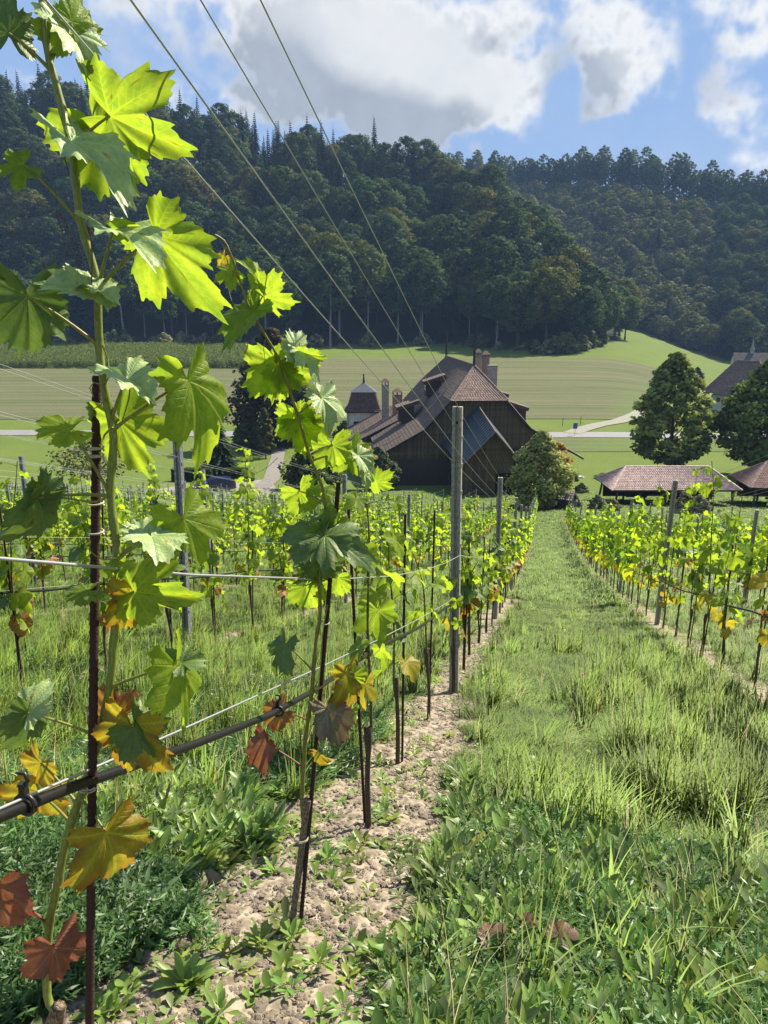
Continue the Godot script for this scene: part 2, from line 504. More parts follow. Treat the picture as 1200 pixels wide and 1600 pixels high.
func make_ground() -> void:
	var ws := PackedFloat32Array([-14, -7, -3, -1.2, -0.3, 0.1])
	var w := 0.3
	while w < 720.0:
		ws.append(w)
		w += 0.0125 * (w + 0.35)
	var ss := PackedFloat32Array()
	for k in 281:
		var u := (k - 140) / 140.0
		ss.append(0.78 * u + 0.55 * pow(absf(u), 5.0) * signf(u))
	var b := MB.new()
	var nc := ss.size()
	for wi: float in ws:
		for s: float in ss:
			var r: float = s * (maxf(wi, 0.0) + 1.1)
			var p: Vector3 = R * r + F * wi
			var h := gy(p.x, p.z)
			var v := p.x
			var t := -p.z
			var c := Color(0.07, 0.115, 0.028)
			if wi < 78.0 and t < 64.0:
				var so := soil(v, t) if wi < 40.0 else 0.35 * soil(v, t)
				var n := nz.get_noise_2d(v * 0.9, t * 0.9)
				c = Color(0.075, 0.095, 0.03).lerp(Color(0.13, 0.14, 0.05), clampf(0.5 + n, 0, 1))
				if wi > 14.0: c = c.lerp(Color(0.105, 0.17, 0.035), smoothstep(14.0, 40.0, wi) * 0.8)
				var e := 0.5 + 0.5 * nz.get_noise_2d(v * 5.0, t * 5.0)
				c = c.lerp(Color(0.32, 0.265, 0.195).lerp(Color(0.40, 0.34, 0.26), e), so)
				if wi < 12.0:
					h += so * (nz.get_noise_2d(v * 9.0, t * 9.0) * 0.013 + nz.get_noise_2d(v * 27.0, t * 27.0) * 0.010) + nz.get_noise_2d(v * 1.3, t * 1.3) * 0.03
			else:
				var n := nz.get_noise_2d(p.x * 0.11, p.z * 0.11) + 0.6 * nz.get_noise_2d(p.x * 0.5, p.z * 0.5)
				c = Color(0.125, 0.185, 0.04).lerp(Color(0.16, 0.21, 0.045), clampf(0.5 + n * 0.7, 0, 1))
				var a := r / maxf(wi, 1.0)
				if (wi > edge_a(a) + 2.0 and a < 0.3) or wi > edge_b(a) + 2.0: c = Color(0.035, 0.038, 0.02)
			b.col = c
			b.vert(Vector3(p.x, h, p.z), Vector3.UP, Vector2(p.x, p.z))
	for j in ws.size() - 1:
		for k in nc - 1:
			var p := j * nc + k
			b.face(p, p + 1, p + nc + 1); b.face(p, p + nc + 1, p + nc)
	# smooth normals
	var nn := PackedVector3Array()
	nn.resize(b.v.size())
	for j in ws.size():
		for k in nc:
			var p := j * nc + k
			var dx := b.v[j * nc + mini(k + 1, nc - 1)] - b.v[j * nc + maxi(k - 1, 0)]
			var dz := b.v[mini(j + 1, ws.size() - 1) * nc + k] - b.v[maxi(j - 1, 0) * nc + k]
			nn[p] = dx.cross(dz).normalized()
			if nn[p].y < 0.0: nn[p] = -nn[p]
	b.n = nn
	tag(put("ground", b.mesh(M.ground)), "grassy vineyard slope running down into the valley", "", "", "structure")
	# clods of earth on the bare strip
	var cs := []
	for q in 3:
		var cb := MB.new()
		var sp := SphereMesh.new()
		var ico := []
		for la in 5:
			for lo in 7:
				var th := PI * la / 4.0
				var ph := TAU * lo / 7.0 + la * 0.4
				var rr := 1.0 + rf(-0.28, 0.28)
				ico.append(Vector3(sin(th) * cos(ph) * rr, cos(th) * rr * 0.55, sin(th) * sin(ph) * rr))
		for la in 4:
			for lo in 7:
				var a0: Vector3 = ico[la * 7 + lo]; var a1: Vector3 = ico[la * 7 + (lo + 1) % 7]
				var b0: Vector3 = ico[la * 7 + 7 + lo]; var b1: Vector3 = ico[la * 7 + 7 + (lo + 1) % 7]
				cb.quad(a0, a1, b1, b0)
		cs.append(cb.mesh(M.clod))
	var xs := [[], [], []]
	var cc := [PackedColorArray(), PackedColorArray(), PackedColorArray()]
	var made := 0
	while made < 38000:
		var wi := 0.75 * pow(13.0, rng.randf())
		var v := rf(-1.25, 0.05) if rng.randf() < 0.85 else rf(1.4, 2.1)
		var t := wi
		if soil(v, t) < rf(0.15, 0.8): continue
		var q := made % 3
		var s := 0.0022 + 0.0095 * pow(rng.randf(), 5.0)
		if rng.randf() < 0.002: s = rf(0.011, 0.018)
		var y := gy(v, -t) + nz.get_noise_2d(v * 1.3, t * 1.3) * 0.03 + s * 0.12
		xs[q].append(Transform3D(Basis.from_euler(Vector3(rf(-.4, .4), rf(0, 6), rf(-.4, .4))).scaled(Vector3(s, s, s) * rf(0.8, 1.3)), Vector3(v, y, -t)))
		var e := rf(0.75, 1.12)
		cc[q].append(Color(0.42 * e, 0.352 * e, 0.268 * e))
		made += 1
	var dirt := base("earth_crumbs")
	tag(dirt, "dry crumbly earth scattered on the bare strip under the vines", "earth", "", "stuff")
	for q in 3: scatter("crumbs", cs[q], xs[q], cc[q], dirt)
	# the few stones large enough to pick out
	var k := 0
	for d in [[610, 1568, 0.036, Color(0.5, 0.46, 0.4), "pale rounded stone at the grass edge near the bottom of the photo"], [308, 1388, 0.03, Color(0.36, 0.29, 0.2), "brown clod of earth left of the second rusty stake"], [330, 1376, 0.026, Color(0.38, 0.3, 0.21), "small dry clod beside the larger brown clod"],
			[283, 1482, 0.026, Color(0.36, 0.29, 0.2), "dusty clod among weeds in front of the first stake"], [232, 1506, 0.022, Color(0.34, 0.27, 0.19), "small dusty clod at the left edge of the bare strip"]]:
		var o := put("stone", stone_mesh(d[3]))
		o.position = ground_at(d[0], d[1]) + Vector3(0, d[2] * 0.5, 0)
		o.scale = Vector3.ONE * float(d[2])
		o.rotation = Vector3(0.2, k * 1.3, 0.15)
		tag(o, d[4], "stone", "")
		k += 1

func stone_mesh(c: Color) -> ArrayMesh:
	var b := MB.new()
	b.col = c
	var f := FastNoiseLite.new()
	f.seed = rng.randi() % 999; f.frequency = 0.9
	var la := 12; var lo := 18
	for j in la + 1:
		for k in lo:
			var th := PI * j / la; var ph := TAU * k / lo
			var d := Vector3(sin(th) * cos(ph), cos(th), sin(th) * sin(ph))
			b.vert(d * (1.0 + 0.45 * f.get_noise_3dv(d * 1.4)) * Vector3(1.15, 0.75, 0.9), d)
	for j in la:
		for k in lo:
			var p := j * lo + k; var q := j * lo + (k + 1) % lo
			b.face(p, q, q + lo); b.face(p, q + lo, p + lo)
	return b.mesh(M.clod)

# ---------------------------------------------------------------- grass and weeds
func blade(b: MB, root: Vector3, dir: float, h: float, lean: float, wd: float, segs := 3) -> void:
	var d := Vector3(cos(dir), 0, sin(dir))
	var s := Vector3(-d.z, 0, d.x)
	var prev := -1
	for k in segs + 1:
		var t := float(k) / segs
		var p := root + d * (lean * t * t) + Vector3.UP * (h * (t - 0.25 * lean / maxf(h, 0.01) * t * t))
		var ww := wd * (1.0 - t * t) * 0.5
		var nn := (Vector3.UP * 0.6 + d * 0.8).normalized()
		if k == segs:
			var q := b.vert(p, nn, Vector2(.5, t))
			b.face(prev, prev + 1, q)
		else:
			var q := b.vert(p - s * ww, nn - s * 0.3, Vector2(0, t))
			b.vert(p + s * ww, nn + s * 0.3, Vector2(1, t))
			if prev >= 0:
				b.face(prev, prev + 1, q + 1); b.face(prev, q + 1, q)
			prev = q

func broad(b: MB, root: Vector3, dir: float, ln: float, wd: float, rise: float, droop: float) -> void:
	var d := Vector3(cos(dir), 0, sin(dir))
	var s := Vector3(-d.z, 0, d.x)
	var prof := [0.12, 0.22, 0.75, 1.0, 0.7]
	var last := -1
	for k in 6:
		var t := k / 5.0
		var p := root + d * (ln * t * cos(rise)) + Vector3.UP * (ln * (t * sin(rise) - droop * t * t))
		var nn := (Vector3.UP * cos(rise) - d * sin(rise) + d * droop * t * 2.0).normalized()
		if k == 5:
			var q := b.vert(p, nn, Vector2(.5, 1))
			b.face(last, last + 1, q); b.face(last + 1, last + 2, q)
		else:
			var ww: float = wd * prof[k] * 0.5
			var q := b.vert(p - s * ww + Vector3.UP * ww * 0.35, nn + s * 0.35, Vector2(0, t))
			b.vert(p, nn, Vector2(.5, t))
			b.vert(p + s * ww + Vector3.UP * ww * 0.35, nn - s * 0.35, Vector2(1, t))
			if last >= 0:
				for e in 2:
					b.face(last + e, last + e + 1, q + e + 1); b.face(last + e, q + e + 1, q + e)
			last = q

func tuft(nb: int, rad: float, h0: float, h1: float, lean: float, wd: float, segs := 3) -> ArrayMesh:
	var b := MB.new()
	for k in nb:
		var a := rf(0, TAU)
		var r := rad * sqrt(rng.randf())
		var g := rf(0.75, 1.2)
		b.col = Color(g * rf(0.9, 1.15), g, g * 0.9)
		if rng.randf() < 0.05: b.col = Color(1.9, 1.25, 0.9) * g
		blade(b, Vector3(cos(a) * r, -0.01, sin(a) * r), a + rf(-1.2, 1.2), rf(h0, h1), lean * rf(0.2, 1.3), wd * rf(0.7, 1.3), segs)
	return b.mesh(M.grass)

func rosette(nl: int, ln: float, wd: float, rise: float) -> ArrayMesh:
	var b := MB.new()
	for k in nl:
		var g := rf(0.75, 1.25)
		b.col = Color(g, g, g)
		broad(b, Vector3(rf(-.01, .01), 0, rf(-.01, .01)), TAU * k / nl + rf(-.4, .4), ln * rf(0.6, 1.15), wd * rf(0.75, 1.2), rise * rf(0.5, 1.25), rf(0.05, 0.5))
	return b.mesh(M.weed)

func feather(n: int, rad: float, h: float) -> ArrayMesh:
	var b := MB.new()
	for k in n:
		var a := rf(0, TAU)
		var r := rad * sqrt(rng.randf())
		var g := rf(0.7, 1.15)
		b.col = Color(g * 0.8, g, g * 1.0)
		var p := Vector3(cos(a) * r, 0, sin(a) * r)
		var dir := Vector3(rf(-.8, .8), 1, rf(-.8, .8)).normalized()
		var hh := h * rf(0.5, 1.1)
		for j in 7:
			var q := p + dir * hh * (0.2 + 0.8 * j / 7.0)
			var x := Vector3(rf(-1, 1), rf(-.3, .6), rf(-1, 1)).normalized()
			b.leafquad(q, x.cross(dir).normalized() * 0.0028, x * 0.014)
	return b.mesh(M.weed)

func make_grass() -> void:
	var kinds := {}
	kinds.short = [tuft(18, 0.05, 0.02, 0.06, 0.05, 0.0038), tuft(18, 0.06, 0.02, 0.075, 0.07, 0.0042), tuft(16, 0.05, 0.02, 0.055, 0.045, 0.0035)]
	kinds.long = [tuft(14, 0.035, 0.10, 0.24, 0.13, 0.0068, 4), tuft(12, 0.05, 0.08, 0.18, 0.17, 0.006, 4), tuft(15, 0.03, 0.14, 0.31, 0.11, 0.0062, 4)]
	kinds.broad = [rosette(9, 0.085, 0.022, 0.75), rosette(7, 0.065, 0.025, 0.6), rosette(12, 0.11, 0.014, 0.85), rosette(6, 0.05, 0.022, 0.4), rosette(8, 0.10, 0.028, 1.0)]
	kinds.small = [rosette(7, 0.05, 0.014, 0.6), rosette(6, 0.06, 0.018, 0.8), rosette(9, 0.045, 0.011, 0.4)]
	kinds.fuzz = [feather(26, 0.07, 0.11), feather(22, 0.06, 0.09)]
	kinds.dry = [tuft(5, 0.05, 0.16, 0.36, 0.12, 0.0022, 4), tuft(7, 0.07, 0.12, 0.26, 0.22, 0.0024, 4)]
	kinds.far = [tuft(18, 0.16, 0.03, 0.08, 0.07, 0.011, 2), tuft(18, 0.18, 0.025, 0.07, 0.06, 0.012, 2)]
	var xs := {}
	var cs := {}
	for k in kinds:
		xs[k] = []; cs[k] = []
		for m in kinds[k]:
			xs[k].append([]); cs[k].append(PackedColorArray())
	var n := 0
	while n < 175000:
		n += 1
		var w := 0.7 * pow(125.0, pow(rng.randf(), 0.86))
		var a := rf(-0.66, 0.62)
		if w < 2.6 and rng.randf() > 0.25 + 0.75 * w / 2.6: continue
		var p := R * (a * (w + 0.15)) + F * w
		var v := p.x
		var t := -p.z
		if t < 0.35: continue
		var so := 0.0
		if t < 64.0: so = soil(v, t)
		var kind := "short"
		var q := rng.randf()
		var pa := nz.get_noise_2d(v * 1.1 + 9.0, t * 0.9)
		var pb := nz.get_noise_2d(v * 0.7 - 31.0, t * 0.6 + 17.0)
		var c := Color(0.165, 0.265, 0.062)
		var s := rf(0.7, 1.25)
		if so > 0.45:
			if q > (0.028 if w < 2.8 else (0.045 if w < 6.0 else 0.1)): continue
			kind = "small" if q < 0.03 else "short"
			c = Color(0.18, 0.28, 0.06)
		elif w < 13.0:
			var lane := smoothstep(-0.35, -0.1, v) * (1.0 - smoothstep(1.3, 1.5, v))
			if lane > 0.5:
				var mid := smoothstep(2.4, 3.4, t) * (1.0 - smoothstep(6.5, 9.0, t)) * smoothstep(0.2, 0.5, v + pa * 0.3)
				var long_p := 0.003 + 0.6 * mid * smoothstep(-0.1, 0.25, nz.get_noise_2d(v * 2.1 + 5.0, t * 1.3)) + 0.1 * smoothstep(0.1, 0.4, pa) * smoothstep(2.0, 3.0, t)
				var broad_p := (0.85 * (1.0 - smoothstep(1.9, 2.7, t + pb * 1.4))) * smoothstep(-0.55, -0.1, nz.get_noise_2d(v * 2.7 + 70.0, t * 2.7)) + 0.06 * smoothstep(0.15, 0.45, pb)
				if q < broad_p * 0.72: kind = "broad"
				elif q < broad_p * 0.78: kind = "fuzz"
				elif q < broad_p * 0.86: kind = "small"
				elif q < broad_p: kind = "short"
				elif q < broad_p + long_p: kind = "long"
				elif q < broad_p + long_p + 0.007: kind = "dry"
			else:
				var fz := smoothstep(0.0, 0.25, pb + 0.15) * (1.0 - smoothstep(3.0, 5.0, t))
				if t < 2.6 and v > -2.0 and q > 0.9: q = 0.6
				if v < -0.8 and q < 0.55 * fz: kind = "fuzz"
				elif q < 0.5 and t < 3.0 and v > -1.8: kind = "broad"
				elif q > 0.95 - 0.14 * maxf(0.0, pa): kind = "long"
				elif q > 0.93 - 0.14 * maxf(0.0, pa): kind = "dry"
			if kind == "long": c = Color(0.185, 0.3, 0.045)
			if kind == "broad": c = Color(0.15, 0.25, 0.055)
			if kind == "fuzz": c = Color(0.135, 0.215, 0.065)
			if kind == "dry":
				c = Color(0.42, 0.38, 0.22)
				if q > 0.5: s *= 0.9
		else:
			kind = "far"
			if w < 20.0 and q < 0.035: kind = "long"
			elif w < 22.0 and q < 0.5: kind = "short"
			s *= 1.0 + w / 45.0
			c = Color(0.165, 0.265, 0.055)
			if w > 80.0: continue
		var g := rf(0.7, 1.3) * (1.0 + 0.55 * pa)
		if kind == "broad": g = rf(0.6, 1.7)
		var yel := maxf(0.0, rf(-0.6, 0.25) + 0.35 * pb)
		c = Color(c.r * g * (1.0 + yel * 0.9), c.g * g * (1.0 + yel * 0.25), c.b * g)
		if kind == "broad" or kind == "small":
			var hue := rng.randf()
			if hue < 0.22: c = Color(c.r * 1.4, c.g * 1.15, c.b)
			elif hue < 0.45: c = Color(c.r * 1.15, c.g * 0.95, c.b * 1.7)
			elif hue < 0.465: c = Color(c.r * 1.9, c.g * 1.05, c.b)
		var y := gy(p.x, p.z)
		if w < 12.0: y += nz.get_noise_2d(v * 1.3, t * 1.3) * 0.03
		var ix := rng.randi() % int(kinds[kind].size())
		var bs := Basis(Vector3.UP, rf(0, TAU)).scaled(Vector3(s, s * rf(0.8, 1.2), s))
		xs[kind][ix].append(Transform3D(bs, Vector3(p.x, y, p.z)))
		var ca: PackedColorArray = cs[kind][ix]
		ca.append(c)
		cs[kind][ix] = ca
	var what := {"short": ["meadow_grass", "short mixed meadow grass between the vine rows", "grass"], "long": ["tall_grass", "tall bright green grass standing in the lane", "grass"], "broad": ["broadleaf_weeds", "dark broad-leaved weeds covering the near lane floor", "weeds"],
		"small": ["seedling_weeds", "small weed seedlings dotted over the bare earth", "weeds"], "fuzz": ["feathery_weeds", "dark feathery weeds left of the bare strip", "weeds"], "dry": ["dry_grass", "straw coloured dry grass stems among the green", "grass"], "far": ["distant_grass", "mown grass lower down between the rows", "grass"]}
	for k in kinds:
		var g := base(what[k][0])
		tag(g, what[k][1], what[k][2], "", "stuff")
		for ix in kinds[k].size():
			if xs[k][ix].size(): scatter("clumps", kinds[k][ix], xs[k][ix], cs[k][ix], g)
	place_weeds()

# weeds that stand alone on the bare earth, each where the photograph has it
func place_weeds() -> void:
	var big := rosette(24, 0.17, 0.02, 0.85)
	var mid := rosette(15, 0.075, 0.015, 0.9)
	var sml := rosette(11, 0.05, 0.011, 0.8)
	var leafy := rosette(22, 0.10, 0.022, 1.0)
	var spots := [[215, 1452, "big", "grey-green plantain clump with long leaves right of the first rusty stake"], [295, 1545, "leafy", "dense green weed clump at the bottom left of the bare strip"], [405, 1480, "mid", "leafy green weed just left of the second stake's foot"], [455, 1470, "mid", "pale upright weed at the foot of the second stake"],
		[500, 1512, "mid", "grey-green rosette in the middle of the bare strip"], [452, 1548, "sml", "small star-shaped rosette near the bottom of the bare strip"], [540, 1582, "sml", "small weed left of the pale rounded stone"], [428, 1368, "mid", "bright rosette left of the second vine's trunk"], [512, 1348, "mid", "bright green weed right of the second vine's trunk"], [520, 1385, "sml", "upright lime weed in front of the second stake"],
		[545, 1330, "sml", "weed seedling between the second and third stakes"], [600, 1275, "sml", "weed at the foot of the third stake"], [392, 1342, "mid", "narrow-leaved weed at the left edge of the bare strip"], [345, 1590, "mid", "lance-leaved weed cut by the lower photo edge"], [590, 1495, "mid", "leafy weed creeping in from the grass lane"], [640, 1590, "leafy", "leafy weed right of the pale rounded stone"],
		[180, 1590, "mid", "grey weed at the bottom beside the first rusty stake"], [480, 1290, "mid", "grass-like weed behind the second vine's trunk"]]
	for s in spots:
		var m: Mesh = {"big": big, "mid": mid, "sml": sml, "leafy": leafy}[s[2]]
		var mm: ArrayMesh = m.duplicate()
		var o := put("weed_plant", mm)
		var mt: StandardMaterial3D = M.weed.duplicate()
		mt.albedo_color = Color(0.24 * rf(0.8, 1.2), 0.36 * rf(0.9, 1.15), 0.08).linear_to_srgb()
		if s[2] == "big": mt.albedo_color = Color(0.17, 0.26, 0.12).linear_to_srgb()
		mm.surface_set_material(0, mt)
		o.position = ground_at(s[0], s[1]) + Vector3(0, 0.005, 0)
		o.rotation.y = rf(0, TAU)
		tag(o, s[3], "weed", "weeds on the bare strip")

# ---------------------------------------------------------------- trees
# a crown of leaf clumps: boughs spread through an egg-shaped volume, leaf-sized faces spread through each bough
func crown_mesh(h0: float, h1: float, rad: float, boughs: int, faces: int, fs: float, c: Color, shape := 0.0, spread := 0.27) -> ArrayMesh:
	var b := MB.new()
	for k in boughs:
		var u := (k + rng.randf()) / boughs
		var yy := lerpf(h0, h1, u)
		var prof := sin(PI * clampf(pow(u, 0.75 + shape) * 0.86 + 0.13, 0, 1))
		if shape >= 0.5: prof = pow(maxf(0.02, 1.0 - pow(absf(u * 2.0 - 1.0), 2.4)), 0.55)
		if shape < 0.0: prof = pow(1.0 - u, 0.8) * 0.95 + 0.05
		var a := k * 2.39996 + rf(-.4, .4)
		var rr := rad * prof * ((0.62 + 0.36 * sqrt(rng.randf())) if shape >= 0.5 else (0.35 + 0.6 * sqrt(rng.randf())))
		var ctr := Vector3(cos(a) * rr, yy, sin(a) * rr)
		var br := rad * rf(0.7, 1.25) * spread * (0.55 + 0.6 * prof)
		var tone := rf(0.8, 1.22)
		var warm := rf(0.0, 0.12)
		for f in faces:
			var d := Vector3(rng.randfn(0, 1), rng.randfn(0, 1), rng.randfn(0, 1)).normalized()
			var q := ctr + d * br * pow(rng.randf(), 0.45) * Vector3(1.15, 0.72, 1.15)
			var nn := (d * 0.7 + Vector3.UP * 0.75 + Vector3(rf(-1, 1), rf(-1, 1), rf(-1, 1)) * 0.8).normalized()
			var x := nn.cross(Vector3(rf(-1, 1), rf(-.3, .3), rf(-1, 1))).normalized()
			var g := tone * rf(0.9, 1.1)
			b.col = Color(c.r * g * (1.0 + warm * 1.4), c.g * g * (1.0 + warm * 0.3), c.b * g)
			var soft := (d * 0.9 + Vector3(cos(a) * 0.5, 0.35, sin(a) * 0.5) + nn * 0.2).normalized()
			b.leafquad(q, x * fs * rf(0.55, 1.0), nn.cross(x) * fs * rf(0.7, 1.25), soft)
	return b.mesh(M.foliage)

func conifer_mesh(h: float, rad: float, tiers: int, c: Color, fs: float) -> ArrayMesh:
	var b := MB.new()
	for k in tiers:
		var u := float(k) / tiers
		var y := lerpf(h * 0.12, h * 0.98, u)
		var r := rad * (1.0 - u) + 0.05
		var ts := fs * lerpf(1.0, 0.4, u)
		var n := int(lerpf(15, 5, u))
		for j in n:
			var a := TAU * j / n + k * 0.7 + rf(-.25, .25)
			var ln := r * rf(0.7, 1.12)
			var g := rf(0.7, 1.25)
			b.col = Color(c.r * g, c.g * g, c.b * g)
			var d := Vector3(cos(a), 0, sin(a))
			var s := Vector3(-d.z, 0, d.x)
			for q in 7:
				var t := (q + 0.6) / 7.0
				var p := d * ln * t + Vector3.UP * (y + 0.10 * ln * t - 0.42 * ln * t * t)
				for e in 3:
					var off := s * rf(-1, 1) * ln * 0.22 * (1.15 - t) + Vector3.UP * rf(-.2, .12) * ts
					b.leafquad(p + off, s * ts * rf(0.25, 0.5) + d * rf(-.2, .2) * ts, (d + s * rf(-.7, .7) + Vector3.DOWN * 0.35).normalized() * ts * rf(0.5, 0.9))
	return b.mesh(M.foliage)

func trunk_mesh(h: float, r: float, limbs: int, h_first: float, reach: float) -> ArrayMesh:
	var b := MB.new()
	b.col = Color(rf(0.8, 1.2), 1, 1)
	var p := PackedVector3Array(); var q := PackedFloat32Array()
	for k in 8:
		var t := k / 7.0
		p.append(Vector3(sin(t * 3.0 + h) * 0.012 * h, h * t - 0.6 * (1.0 - t), cos(t * 2.3 + h) * 0.012 * h)); q.append(r * (1.0 - 0.8 * t) + (r * 0.45 if k == 0 else 0.0))
	b.tube(p, q, 7)
	for k in limbs:
		var t := lerpf(h_first, 0.9, (k + 0.5) / limbs)
		var a := k * 2.4 + rf(-.5, .5)
		var s := Vector3(sin(t * 3.0 + h) * 0.012 * h, h * t, cos(t * 2.3 + h) * 0.012 * h)
		var d := Vector3(cos(a), rf(0.5, 1.1), sin(a)).normalized()
		var ln := reach * rf(0.6, 1.0) * (1.15 - 0.6 * t)
		b.tube(pv([s, s + d * ln * 0.5 + Vector3.DOWN * 0.02 * ln, s + d * ln + Vector3.UP * 0.15 * ln]), PackedFloat32Array([r * 0.38 * (1.2 - t), r * 0.22 * (1.2 - t), r * 0.06]), 5)
	return b.mesh(M.trunk)

func pale_trunk(h: float) -> ArrayMesh:
	var b := trunk_mesh(h, 0.34, 8, 0.4, 4)
	var m: StandardMaterial3D = M.trunk.duplicate()
	m.albedo_color = Color(0.34, 0.32, 0.28).linear_to_srgb()
	b.surface_set_material(0, m)
	return b

func tree_proto(crown: ArrayMesh, trunk: ArrayMesh) -> Node3D:
	var o := Node3D.new()
	put("trunk", trunk, o)
	put("crown", crown, o)
	return o

func make_forest() -> void:
	rng.seed = 4711
	var G := Color(0.056, 0.1, 0.036)
	var G2 := Color(0.074, 0.115, 0.036)
	var P := {}
	P.beech = [tree_proto(crown_mesh(8, 25, 6.6, 60, 84, 0.4, G, 0.5, 0.3), trunk_mesh(22, 0.42, 9, 0.3, 6)), tree_proto(crown_mesh(6, 22, 7.4, 66, 84, 0.42, G2, 0.5, 0.28), trunk_mesh(20, 0.45, 9, 0.3, 6)), tree_proto(crown_mesh(8, 27, 6.0, 60, 84, 0.4, G * 0.85, 0.5, 0.3), trunk_mesh(24, 0.4, 9, 0.3, 5)), tree_proto(crown_mesh(8, 23, 7.8, 66, 84, 0.44, Color(0.105, 0.125, 0.032), 0.5, 0.27), trunk_mesh(20, 0.45, 9, 0.35, 6)), tree_proto(crown_mesh(7, 24, 7.0, 62, 84, 0.42, Color(0.05, 0.085, 0.034), 0.5, 0.28), trunk_mesh(20, 0.45, 9, 0.35, 6))]
	P.edge = [tree_proto(crown_mesh(10, 25, 6.2, 56, 84, 0.4, G, 0.5, 0.3), pale_trunk(23)), tree_proto(crown_mesh(12, 27, 5.8, 52, 84, 0.4, G2, 0.5, 0.3), pale_trunk(25))]
	P.spruce = [tree_proto(conifer_mesh(30, 4.6, 30, Color(0.03, 0.048, 0.022), 1.1), trunk_mesh(30, 0.32, 0, 0.3, 1)), tree_proto(conifer_mesh(26, 4.2, 27, Color(0.032, 0.052, 0.02), 1.0), trunk_mesh(26, 0.3, 0, 0.3, 1))]
	P.crest = [tree_proto(crown_mesh(12, 32, 4.6, 56, 40, 0.4, G2, 0.5, 0.26), trunk_mesh(32, 0.3, 16, 0.25, 4.5)), tree_proto(crown_mesh(9, 29, 4.2, 52, 38, 0.4, G, 0.5, 0.26), trunk_mesh(29, 0.28, 16, 0.25, 4)), tree_proto(crown_mesh(16, 34, 4.4, 50, 40, 0.4, G2, 0.5, 0.26), trunk_mesh(35, 0.3, 16, 0.3, 4.5))]
	P.young = [tree_proto(crown_mesh(1.0, 11, 4.0, 36, 60, 0.4, Color(0.13, 0.165, 0.07), 0.5, 0.32), trunk_mesh(9, 0.18, 4, 0.3, 2)), tree_proto(crown_mesh(0.6, 8.5, 3.8, 32, 60, 0.4, Color(0.155, 0.19, 0.085), 0.5, 0.32), trunk_mesh(7, 0.16, 4, 0.3, 2)), tree_proto(crown_mesh(1.4, 14, 4.6, 40, 60, 0.42, Color(0.11, 0.14, 0.045), 0.5, 0.3), trunk_mesh(12, 0.2, 4, 0.3, 2))]
	P.pale = [tree_proto(crown_mesh(6, 19, 4.6, 40, 60, 0.5, Color(0.24, 0.27, 0.15)), trunk_mesh(17, 0.3, 8, 0.3, 5))]
	P.fringe = [tree_proto(crown_mesh(0.3, 5.0, 2.6, 20, 50, 0.4, Color(0.12, 0.15, 0.045)), trunk_mesh(3.5, 0.12, 3, 0.3, 1.5)), tree_proto(crown_mesh(0.3, 3.6, 2.2, 18, 46, 0.4, Color(0.2, 0.23, 0.11)), trunk_mesh(2.5, 0.1, 3, 0.3, 1.2))]
	var spots := []
	# near hill and its spur
	var w := 258.0
	while w < 470.0:
		var gap := 9.2 + (w - 258.0) * 0.01
		var r := -0.6 * w
		while r < 0.31 * w:
			var rr := r + rf(-2.4, 2.4)
			var ww := w + rf(-2.4, 2.4)
			var a := rr / ww
			var e := edge_a(a)
			if ww > e and ww < e + tab(a, [[0.0, 190.0], [0.2, 95.0], [0.3, 45.0]]):
				var kind := "beech"
				var top := (ww - e) / tab(a, [[0.0, 165.0], [0.16, 110.0], [0.26, 40.0]])
				if a < 0.05 and top > 0.62 and rng.randf() < 0.45: kind = "spruce"
				elif nz.get_noise_2d(rr * 0.02, ww * 0.03) > 0.22 and rng.randf() < 0.55: kind = "spruce"
				elif rng.randf() < 0.04: kind = "pale"
				if kind == "beech" and ww < e + 11.0 and a < 0.165: kind = "edge"
				spots.append([kind, rr, ww, rf(0.68, 1.25) * (1.0 if a < 0.2 else lerpf(1.0, 0.8, smoothstep(0.2, 0.3, a))), "near"])
			r += gap * rf(0.85, 1.15)
		w += gap * 0.95
	# undergrowth along the wood's edge, and the tip of the spur
	for k in 110:
		var a := rf(-0.56, 0.29)
		var ww := edge_a(a) - rf(0.0, 3.0)
		if a > -0.1 and a < 0.19 and rng.randf() < 0.75: continue
		spots.append(["fringe", a * ww, ww, rf(0.7, 1.3), "edge"])
	# far hill: young growth on its face, tall slender trees along its crest
	w = 330.0
	while w < 640.0:
		var gap := 6.3
		var r := -0.02 * w
		if w > 470.0: gap = 5.4
		while r < 0.56 * w:
			var rr := r + rf(-2.6, 2.6); var ww := w + rf(-2.6, 2.6)
			var a := rr / ww
			var e := edge_b(a)
			var u := (ww - e) / 185.0
			if u > 0.0 and u < 0.97 and ww > edge_a(minf(a, 0.26)) + 120.0 * (1.0 if a < 0.2 else 0.0):
				var q := rng.randf()
				var kind := "young" if u < 0.86 or a > 0.1 else ("beech" if q < 0.6 else "spruce")
				if u < 0.7 and q < 0.03: kind = "spruce"
				if a > 0.41 and q > 0.55: kind = "beech"
				spots.append([kind, rr, ww, rf(0.75, 1.2) * (0.72 if kind != "young" else 1.0), "far"])
			elif u >= 0.96 and u < 1.09:
				if true: spots.append(["crest" if rng.randf() < 0.94 else "beech", rr, ww, rf(0.8, 1.15) * lerpf(0.9, 1.0, smoothstep(0.12, 0.3, a)), "crest"])
			r += gap * rf(0.85, 1.15)
		w += gap
	spots.sort_custom(func(a, b): return a[2] < b[2])
	var rest := {}
	var n := 0
	var lab := {"beech": "round-crowned tree", "edge": "tall pale-trunked tree", "spruce": "dark pointed spruce", "pale": "pale grey-green tree", "young": "small bushy tree", "crest": "tall slender tree", "fringe": "low bush"}
